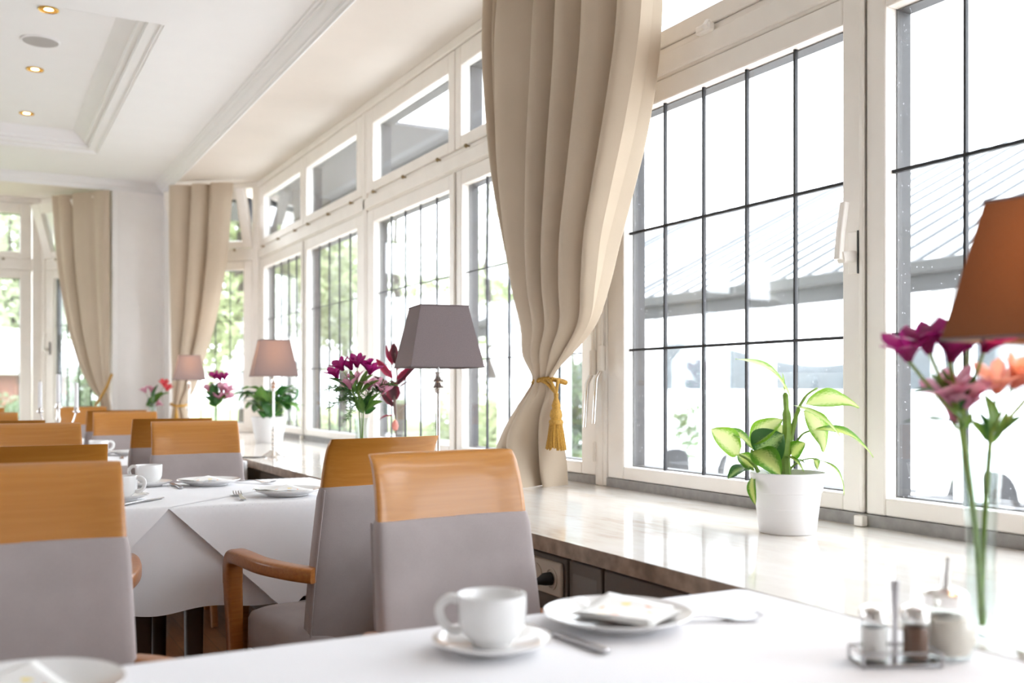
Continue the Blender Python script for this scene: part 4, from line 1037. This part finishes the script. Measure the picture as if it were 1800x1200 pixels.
flower(*V2, 'alstroemeria', 'magenta alstroemeria crowning the vase left of the grey lamp', [(588, 655), (600, 642), (614, 640), (628, 636), (644, 640), (652, 648)], (630, 694), 'magenta', .050, [((622, 690), (616, 650), 12, 'leaf'), ((612, 682), (575, 664), 9, 'leafdk'), ((626, 690), (655, 658), 14, 'leaf'), ((620, 688), (582, 686), 8, 'leafdk'), ((632, 690), (650, 645), 9, 'leaf'), ((630, 694), (606, 664), 12, 'leaf'), ((634, 692), (668, 668), 12, 'leaf')])
flower(*V2, 'alstroemeria', 'pale pink alstroemeria below the magenta ones left of the grey lamp', [(616, 674), (624, 664), (648, 676), (664, 678), (674, 684)], (639, 720), 'pink', .046, [((642, 722), (672, 705), 18, 'leaf'), ((640, 720), (655, 690), 12, 'leafdk'), ((638, 724), (632, 694), 12, 'leaf'), ((640, 715), (650, 700), 16, 'leaf'), ((640, 726), (624, 706), 14, 'leaf'), ((642, 728), (660, 716), 15, 'leafdk'), ((641, 722), (668, 690), 12, 'leaf'), ((637, 720), (612, 696), 11, 'leaf')])
fern(*V2, 'feathery green fern sprig in the vase left of the grey lamp', [(580, 716), (590, 688), (610, 738), (576, 684), (602, 700), (670, 690), (690, 676)], (636, 705))
flower(*V3, 'alstroemeria', 'magenta alstroemeria atop the vase beside the farthest lit lamp', [(378, 660), (388, 664), (395, 662)], (381, 700), 'magenta', .050, [((380, 700), (371, 672), 14, 'leafdk'), ((380, 702), (362, 688), 9, 'leafdk'), ((381, 698), (384, 670), 12, 'leafdk')])
flower(*V3, 'alstroemeria', 'pale pink alstroemeria lower in the vase beside the farthest lit lamp', [(366, 682), (390, 682), (401, 684), (398, 696), (386, 696)], (381, 712), 'pink', .056, [((381, 712), (402, 690), 12, 'leaf'), ((380, 714), (366, 706), 12, 'leafdk'), ((381, 712), (384, 690), 12, 'leafdk'), ((380, 710), (358, 696), 8, 'leafdk')])
flower(*V4, 'alstroemeria', 'pale pink alstroemeria leaning left in the vase before the white pier', [(253, 685), (265, 684), (277, 709)], (267, 714), 'pink', .055, [((266, 716), (256, 708), 9, 'leaf'), ((267, 712), (274, 692), 12, 'leaf'), ((267, 714), (262, 698), 10, 'leafdk')])
flower(*V4, 'alstroemeria', 'coral red alstroemeria leaning right in the vase before the white pier', [(288, 674), (294, 682)], (269, 708), 'redp', .058, [((268, 710), (285, 688), 12, 'leaf'), ((269, 706), (278, 676), 10, 'leafdk'), ((268, 712), (255, 714), 8, 'leaf'), ((272, 704), (296, 690), 8, 'leaf')])

# ------------------------------------------------------------------ outside
GZ = -.85
struct('terrace_ground', MB().box(2.2, 24, -30, 17.3, GZ - .1, GZ), 'terrace')
def lawn_z(y): return GZ + 1.1 * smooth((y - 17) / 30)
tag(MB().grid(lambda u, v: (-60 + 75 * u, (17.35 if -60 + 75 * u > 2.1 else 9.9) + (76 - (17.35 if -60 + 75 * u > 2.1 else 9.9)) * v, lawn_z((17.35 if -60 + 75 * u > 2.1 else 9.9) + (76 - (17.35 if -60 + 75 * u > 2.1 else 9.9)) * v)), 75, 40).build('lawn', 'grass', recalc=False), 'pale lawn rising beyond the far windows', 'lawn', kind='stuff')
tag(MB().box(24.02, 1500, -900, 2700, -1.6, -1.5).build('lake', 'lake'), 'pale lake water reaching to the far wooded shore', 'lake', kind='stuff')
hl = MB()
def hf(u, v):
    y = -900 + 3600 * u; h = (26 + 9 * math.sin(u * 7) + 5 * math.sin(u * 23 + 1)) * math.sin(PI * v / 2 + .0) if v > 0 else -3
    return (1502 + 30 * math.sin(u * 9) * v + 180 * v, y, 4.6 * h - 1.5)
hl.grid(hf, 120, 6)
tag(hl.build('wooded_hills', 'hill', recalc=False), 'misty wooded hills along the far lake shore', 'hills')
# pavilion
pv = thing('pavilion', 'white ribbed pavilion roof with grey gutter outside the near windows', 'pavilion', (8, 0, 0))
yA, yB = 2.2, 16.4; e0, r_ = 2.30, .482; LX = 4.6
rf = MB(); rf.add([(0, yA, e0), (0, yB, e0), (LX, yB, e0 + LX * r_), (LX, yA, e0 + LX * r_), (0, yA, e0 - .05), (0, yB, e0 - .05), (LX, yB, e0 + LX * r_ - .05), (LX, yA, e0 + LX * r_ - .05)], [(0, 1, 2, 3), (7, 6, 5, 4), (0, 4, 5, 1), (1, 5, 6, 2), (2, 6, 7, 3), (3, 7, 4, 0)])
rfo = rf.build('roof', 'white', pv, smooth=False)
y = yA + .1; i = 0
while y < yB:
    wd = .07 if i % 5 else .16
    MB().add([(0, y, e0 + .005), (0, y + wd, e0 + .005), (LX, y + wd, e0 + LX * r_ + .005), (LX, y, e0 + LX * r_ + .005), (0, y, e0 + .035), (0, y + wd, e0 + .035), (LX, y + wd, e0 + LX * r_ + .035), (LX, y, e0 + LX * r_ + .035)], [(0, 1, 2, 3), (7, 6, 5, 4), (0, 4, 5, 1), (1, 5, 6, 2), (2, 6, 7, 3), (3, 7, 4, 0)]).build('roof_rib', 'rib', rfo, smooth=False)
    y += .36 + .05 * math.sin(i * 1.7); i += 1
gt = MB().box(-.14, .02, yA, yB, e0 - .11, e0 + .02).build('gutter', 'gutter', pv, bevel=.02)
MB().box(-.03, .06, yA, yB, e0 - .27, e0 - .11).build('fascia', 'fascia', pv)
for y in (2.6, 6.2, 9.9, 13.4, 16.7):
    MB().box(.12, .26, y - .07, y + .07, GZ, e0 - .02).build('post', 'white', pv)
    MB().box(LX - .2, LX - .06, y - .07, y + .07, GZ, e0 + LX * r_ - .09).build('post', 'white', pv)
# grey awning over the far windows
aw = thing('awning', 'grey cloth awning outside above the far transom windows', 'awning', (2.16, 0, 2.80))
MB().box(-.012, .76, 6.1, 10.4, .03, .05).build('awning_cloth', 'awning', aw)
MB().box(.74, .80, 6.1, 10.4, .0, .06).build('front_bar', 'awning', aw)
# lanterns
def lantern(x, y, ztop, s, lab):
    t = thing('garden_lantern', lab, 'lantern', (x, y, GZ), 0, 'white garden lanterns')
    H = ztop - GZ
    MB().lathe([(.16, 0), (.16, .1), (.11, .14), (.10, .3), (.09, H - .62 * s), (.05, H - .56 * s), (.12, H - .54 * s)], 12).build('post', 'white', t)
    MB().lathe([(.12 * s, H - .52 * s), (.23 * s, H - .25 * s), (.23 * s, H - .22 * s)], 6).build('lantern_glass', 'white', t, angle=20)
    MB().lathe([(.27 * s, H - .22 * s), (.25 * s, H - .18 * s), (.09 * s, H - .07 * s), (.05 * s, H - .05 * s), (.06 * s, H - .02 * s), (.001, H)], 6).build('cap', 'white', t, angle=20)
lantern(6.10, 11.48, 1.78, 1., 'white garden lantern on a post seen left of the middle curtain')
lantern(7.10, 9.72, 1.92, .95, 'white garden lantern on a post seen right of the middle curtain')
# parasols
def parasol(x, y, z, r, lab):
    g0 = lawn_z(y) + .02; t = thing('parasol', lab, 'parasol', (x, y, g0), 0, 'white parasols in the garden')
    MB().tube([(0, 0, 0), (0, 0, z - g0 + .06)], .03, 8).build('pole', 'white', t)
    MB().lathe([(r, z - g0 - .75), (r * .98, z - g0 - .62), (.02, z - g0)], 8, cap=False).build('canopy', 'parasol', t, angle=15, solid=.01)
    MB().lathe([(.3, 0), (.3, .08), (.05, .12)], 12).build('foot', 'white', t)
parasol(9.4, 21.0, 3.35, 1.9, 'white parasol seen just left of the grey lampshade')
parasol(6.2, 21.5, 2.25, 1.6, 'white parasol seen above the magenta flowers')
# terrace chairs
def wicker(x, y, rz, lab, i):
    if i == 0:
        t = thing('terrace_chair', lab, 'chair', (x, y, GZ), rz, 'dark wicker chairs on the terrace')
        def back(u, v):
            a = (u - .5) * 2.3; z = .44 + v * .43 * math.sqrt(max(0, 1 - (abs(u - .5) * 1.86) ** 3))
            return (.26 * math.sin(a), .05 + .22 * math.cos(a) + .08 * v, z)
        MB().grid(back, 18, 8).build('backrest', 'wicker', t, recalc=False, solid=.03)
        MB().box(-.25, .25, -.24, .22, .40, .45).build('seat', 'wicker', t, bevel=.02)
        for sx in (-1, 1):
            for sy in (-1, 1): MB().tube([(sx * .22, sy * .2, 0), (sx * .21, sy * .19, .41)], .017, 8).build('leg', 'wicker', t)
        return t
    t = copy_tree(wc); t.location = (x, y, GZ); t.rotation_euler = (0, 0, rz); t['label'] = lab; return t
for i, (x, y, rz, lab) in enumerate([(12.16, 10.39, 1.9, 'dark wicker terrace chair just right of the sash seam'), (11.39, 14.68, 2.4, 'dark wicker terrace chair farthest left, low behind the left of the plant'), (10.64, 12.95, -2.2, 'dark wicker terrace chair just left of the variegated plant'), (11.91, 9.30, -1.9, 'dark wicker terrace chair between sash seam and glass vase'), (12.02, 8.39, 1.5, 'dark wicker terrace chair at the right edge beyond the vase')]):
    o = wicker(x, y, rz, lab, i)
    if i == 0: wc = o
# trees and shrubs
def foliage(mb, c, rx, ry, rz_, n_, size, rs, droop=0.):
    for _ in range(n_):
        while True:
            p = Vector((rs.uniform(-1, 1), rs.uniform(-1, 1), rs.uniform(-1, 1)))
            if .25 < p.length < 1: break
        p = Vector((c[0] + p.x * rx, c[1] + p.y * ry, c[2] + p.z * rz_ - droop * rs.random()))
        a = Vector((rs.uniform(-1, 1), rs.uniform(-1, 1), rs.uniform(-1, 1))).normalized(); b = a.orthogonal().normalized() * size * rs.uniform(.25, .5); a = a * size * rs.uniform(.6, 1.2)
        mb.add([p - a, p - b, p + a, p + b], [(0, 1, 2, 3)], [(.5, 0), (0, .5), (.5, 1), (1, .5)])
def tree(px, d, base, h, cw, lab, mat='foliage', n_=2400, size=.2, seed=1, trunk=True, clumps=9, droop=0., nm='tree', cat='tree'):
    rs = random.Random(seed); u = (px - 900) / 1750 * d; x, y = (CR * u + CF * d)[:2]; base = lawn_z(y) if x < 15 else -1.5
    t = thing(nm, lab, cat, (x, y, base), 0, 'trees and shrubs in the garden')
    mb = MB()
    if trunk:
        MB().tube(bez([(0, 0, 0), (.1, 0, h * .3), (-.05, .1, h * .6), (.05, 0, h * .9)]), [.16] * 12 + [.11] * 12 + [.06] * 13, 8).build('trunk', 'bark', t)
    for k in range(clumps):
        a = rs.uniform(0, 2 * PI); q = rs.uniform(.1, .8); zz = rs.uniform(.35, .95) if trunk else rs.uniform(.25, .8)
        foliage(mb, (math.cos(a) * q * cw * .6, math.sin(a) * q * cw * .6, zz * h), cw * rs.uniform(.25, .45), cw * rs.uniform(.25, .45), h * rs.uniform(.09, .2) if trunk else h * rs.uniform(.2, .35), n_ // clumps, size, rs, droop)
    mb.build('crown', mat, t, recalc=False, smooth=False)
for k, a in enumerate([
    (500, 26, -.4, 8.5, 3.6, 'leafy garden tree seen through the second window from the far corner', 'foliage', 3200, .20), (600, 30, -.2, 9, 4.0, 'leafy garden tree seen above the lit lamp with the mauve shade', 'foliage2', 2600, .2), (700, 28, -.4, 9.0, 3.2, 'birch with hanging leaves seen left of the grey lampshade', 'foliage2', 2000, .13),
    (770, 34, 0, 6.5, 4.5, 'broad tree seen behind the grey lampshade', 'foliage', 2600, .22), (860, 30, -.5, 9.4, 2.8, 'slender birch seen just left of the middle curtain', 'foliage2', 1300, .12), (425, 24, -.2, 8, 3.2, 'leafy tree seen through the canted corner window', 'foliage', 2600, .2),
    (20, 34, .4, 9.5, 4.5, 'tall tree behind the brick house at far left', 'foliage2', 2800, .24), (150, 36, .3, 9.5, 4.2, 'leafy tree seen beside the curtain left of the pier', 'foliage2', 2600, .22), (1000, 26, -.5, 7, 3.0, 'green tree seen between the middle curtain and the window post', 'foliage', 2600, .2)]):
    tree(*a, seed=k + 3)
for k, a in enumerate([(20, 23, .0, 1.5, 1.6, 'dark green bush in front of the brick house', 'hedge', 1500, .10), (135, 24, -.05, 2.3, 1.4, 'green shrub on the lawn beside the swept curtain', 'hedge', 1500, .11), (560, 18, -.85, 1.6, 1.8, 'low shrub seen below the lit mauve lamp', 'hedge', 1300, .09), (1012, 17, -.85, 2.6, .9, 'dense green shrub seen right beside the tassel', 'hedge', 1500, .10), (1205, 30, -.85, 2.3, .8, 'small dark green shrub near the lake shore', 'hedge', 700, .11), (880, 20, -.85, 2.0, 1.5, 'bright shrub behind the left white lantern', 'foliage', 1100, .12), (820, 22, -.85, 2.2, 1.5, 'bright shrub beyond the grey lamp stem', 'foliage', 1100, .12)]):
    tree(*a, seed=k + 40, trunk=False, nm='shrub', cat='shrub')
# brick house
hu = (CR * ((-40 - 900) / 1750 * 27) + CF * 27)
hs = thing('brick_house', 'small brick house with pale roof far outside at the left', 'house', (hu.x, hu.y, lawn_z(hu.y) + .01), -YAW)
MB().box(-3.2, 1.05, 0, 4, 0, 1.9).build('wall', 'brick', hs)
MB().box(-.35, .45, -.03, .02, 0, 1.55).build('door', 'housew', hs)
MB().box(-3.5, 1.4, -.45, 4.4, 1.85, 2.08).build('eave', 'housew', hs)
MB().add([(-3.6, -.5, 2.08), (1.5, -.5, 2.08), (1.5, 4.5, 2.08), (-3.6, 4.5, 2.08), (-2.4, 2, 3.2), (.2, 2, 3.2)], [(0, 1, 5, 4), (1, 2, 5), (2, 3, 4, 5), (3, 0, 4), (3, 2, 1, 0)]).build('roof', 'tile', hs)
